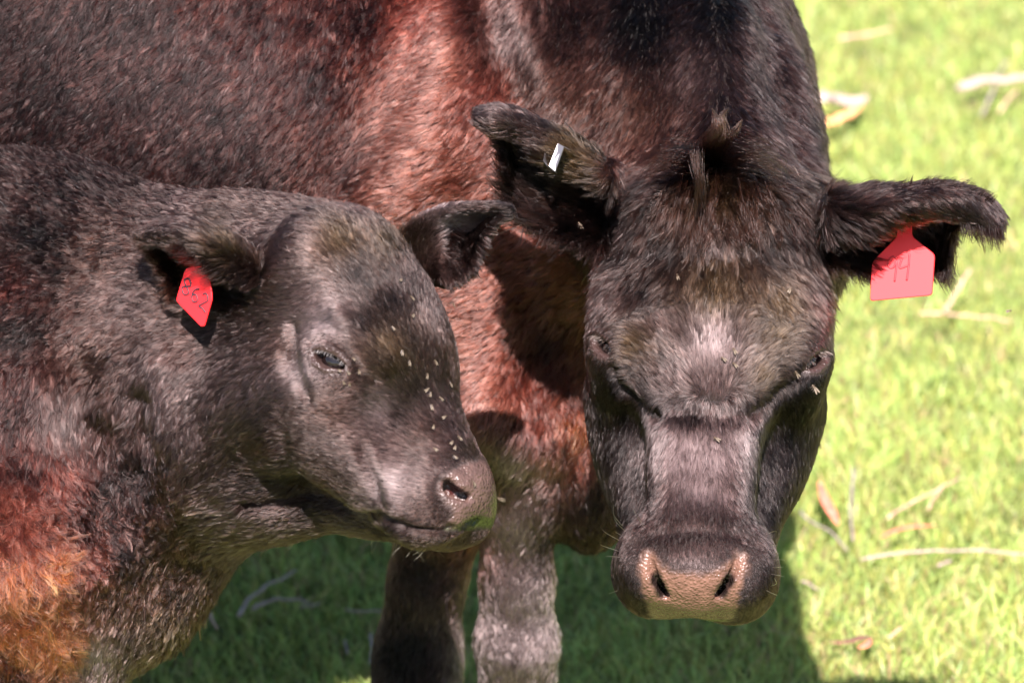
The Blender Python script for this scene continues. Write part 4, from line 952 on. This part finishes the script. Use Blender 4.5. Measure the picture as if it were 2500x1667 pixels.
FM_ = fly_mesh(); first = None; rf = np.random.default_rng(3)
def fly(F, x, y, label, group, ang=None, dz=None, h=.0022, sc=1.0):
    c, n = F.surf(x, y)
    if dz is not None: c, n = P(x, y, dz), np.array([.1, .3, .9])
    c = c + n * h; a = rf.uniform(-60, 60) + 90 if ang is None else ang
    d = np.array([math.cos(RAD(a)), math.sin(RAD(a)), 0]); d = norm(d - n * (d @ n)); s = np.cross(n, d)
    M = Matrix((R3 @ np.stack([d, s, n], 1)).tolist()).to_4x4(); M.translation = Vector(to_world(c))
    o = bpy.data.objects.new('fly', FM_); COL.objects.link(o); o.matrix_world = M @ Matrix.Scale(sc * rf.uniform(.85, 1.1), 4)
    tag(o, label, 'fly', group); return o
gc = 'flies on the calf\'s face'; gmo = 'flies on the cow\'s face'
for x, y, lab in (
    (976, 687, 'pale fly highest on the calf\'s forehead'), (1001, 730, 'second fly down the calf\'s forehead'), (1005, 772, 'third fly down the calf\'s forehead'), (1101, 747, 'pale fly near the far edge of the calf\'s forehead'),
    (957, 802, 'fly alone on the dark patch above the calf\'s eye'), (980, 861, 'fly at the lower rim of the calf\'s dark brow patch'), (997, 885, 'fly just under the calf\'s dark brow patch'), (1058, 885, 'fly at the top of the calf\'s nose bridge'),
    (1039, 917, 'fly on the calf\'s nose bridge, left of the upper edge'), (1095, 940, 'fly right at the far edge of the calf\'s nose bridge'), (1040, 951, 'upper of two touching flies on the calf\'s nose bridge'), (1048, 962, 'lower of two touching flies on the calf\'s nose bridge'),
    (1072, 974, 'bright fly right of the touching pair on the calf\'s nose'), (1052, 994, 'bright white winged fly on the middle of the calf\'s nose bridge'), (1083, 1020, 'large bright fly near the far edge of the calf\'s nose'), (1058, 1042, 'orange tinted fly low on the calf\'s nose bridge'),
    (1118, 1072, 'slanted fly highest in the cluster above the calf\'s nostril'), (1102, 1083, 'left fly in the cluster above the calf\'s nostril'), (1109, 1095, 'lower fly in the cluster above the calf\'s nostril'), (1109, 1118, 'fly below the cluster, just over the calf\'s nostril'),
    (1062, 1099, 'dark fly left of the cluster above the calf\'s nostril'), (1152, 1180, 'fly sitting on the calf\'s wet nose'), (814, 891, 'fly on the calf\'s lower eyelid'), (829, 906, 'fly under the middle of the calf\'s eye'),
    (851, 908, 'fly below the inner corner of the calf\'s eye'), (854, 934, 'yellowish fly lowest under the calf\'s eye'), (840, 930, 'pale fly left of the lowest one under the calf\'s eye'), (862, 876, 'fly at the inner corner of the calf\'s eye'), (876, 905, 'fly in the tear streak of the calf\'s eye')):
    fly(FC, x, y, lab, gc, sc=.75 if x > 900 else .65)
for x, y, lab in ((1654, 679, 'fly on the left of the cow\'s forehead'), (1923, 712, 'fly on the right of the cow\'s forehead'), (1793, 858, 'faint fly highest of three low on the cow\'s forehead'), (1765, 879, 'white winged fly low on the cow\'s forehead'),
                  (1793, 892, 'dark fly low on the cow\'s forehead'), (1748, 1075, 'fly on the bridge of the cow\'s nose'), (1407, 560, 'fly under the cow\'s left hand side ear'), (1942, 910, 'fly at the inner corner of the cow\'s right hand side eye')):
    fly(FM, x, y, lab, gmo, h=.008 if y < 600 else .004)
fly(FM, 1987, 950, 'pale fly with spread wings flying beside the cow\'s cheek', gmo, ang=120, dz=.16, sc=1.6)
fly(FM, 2463, 761, 'tiny dark fly in the air over the grass below the ear tag', gmo, ang=20, dz=-.05, sc=.9)
fly(FM, 1222, 1212, 'pale fly on the cow\'s foreleg beside the calf\'s nose', gmo, ang=170, sc=1.4)
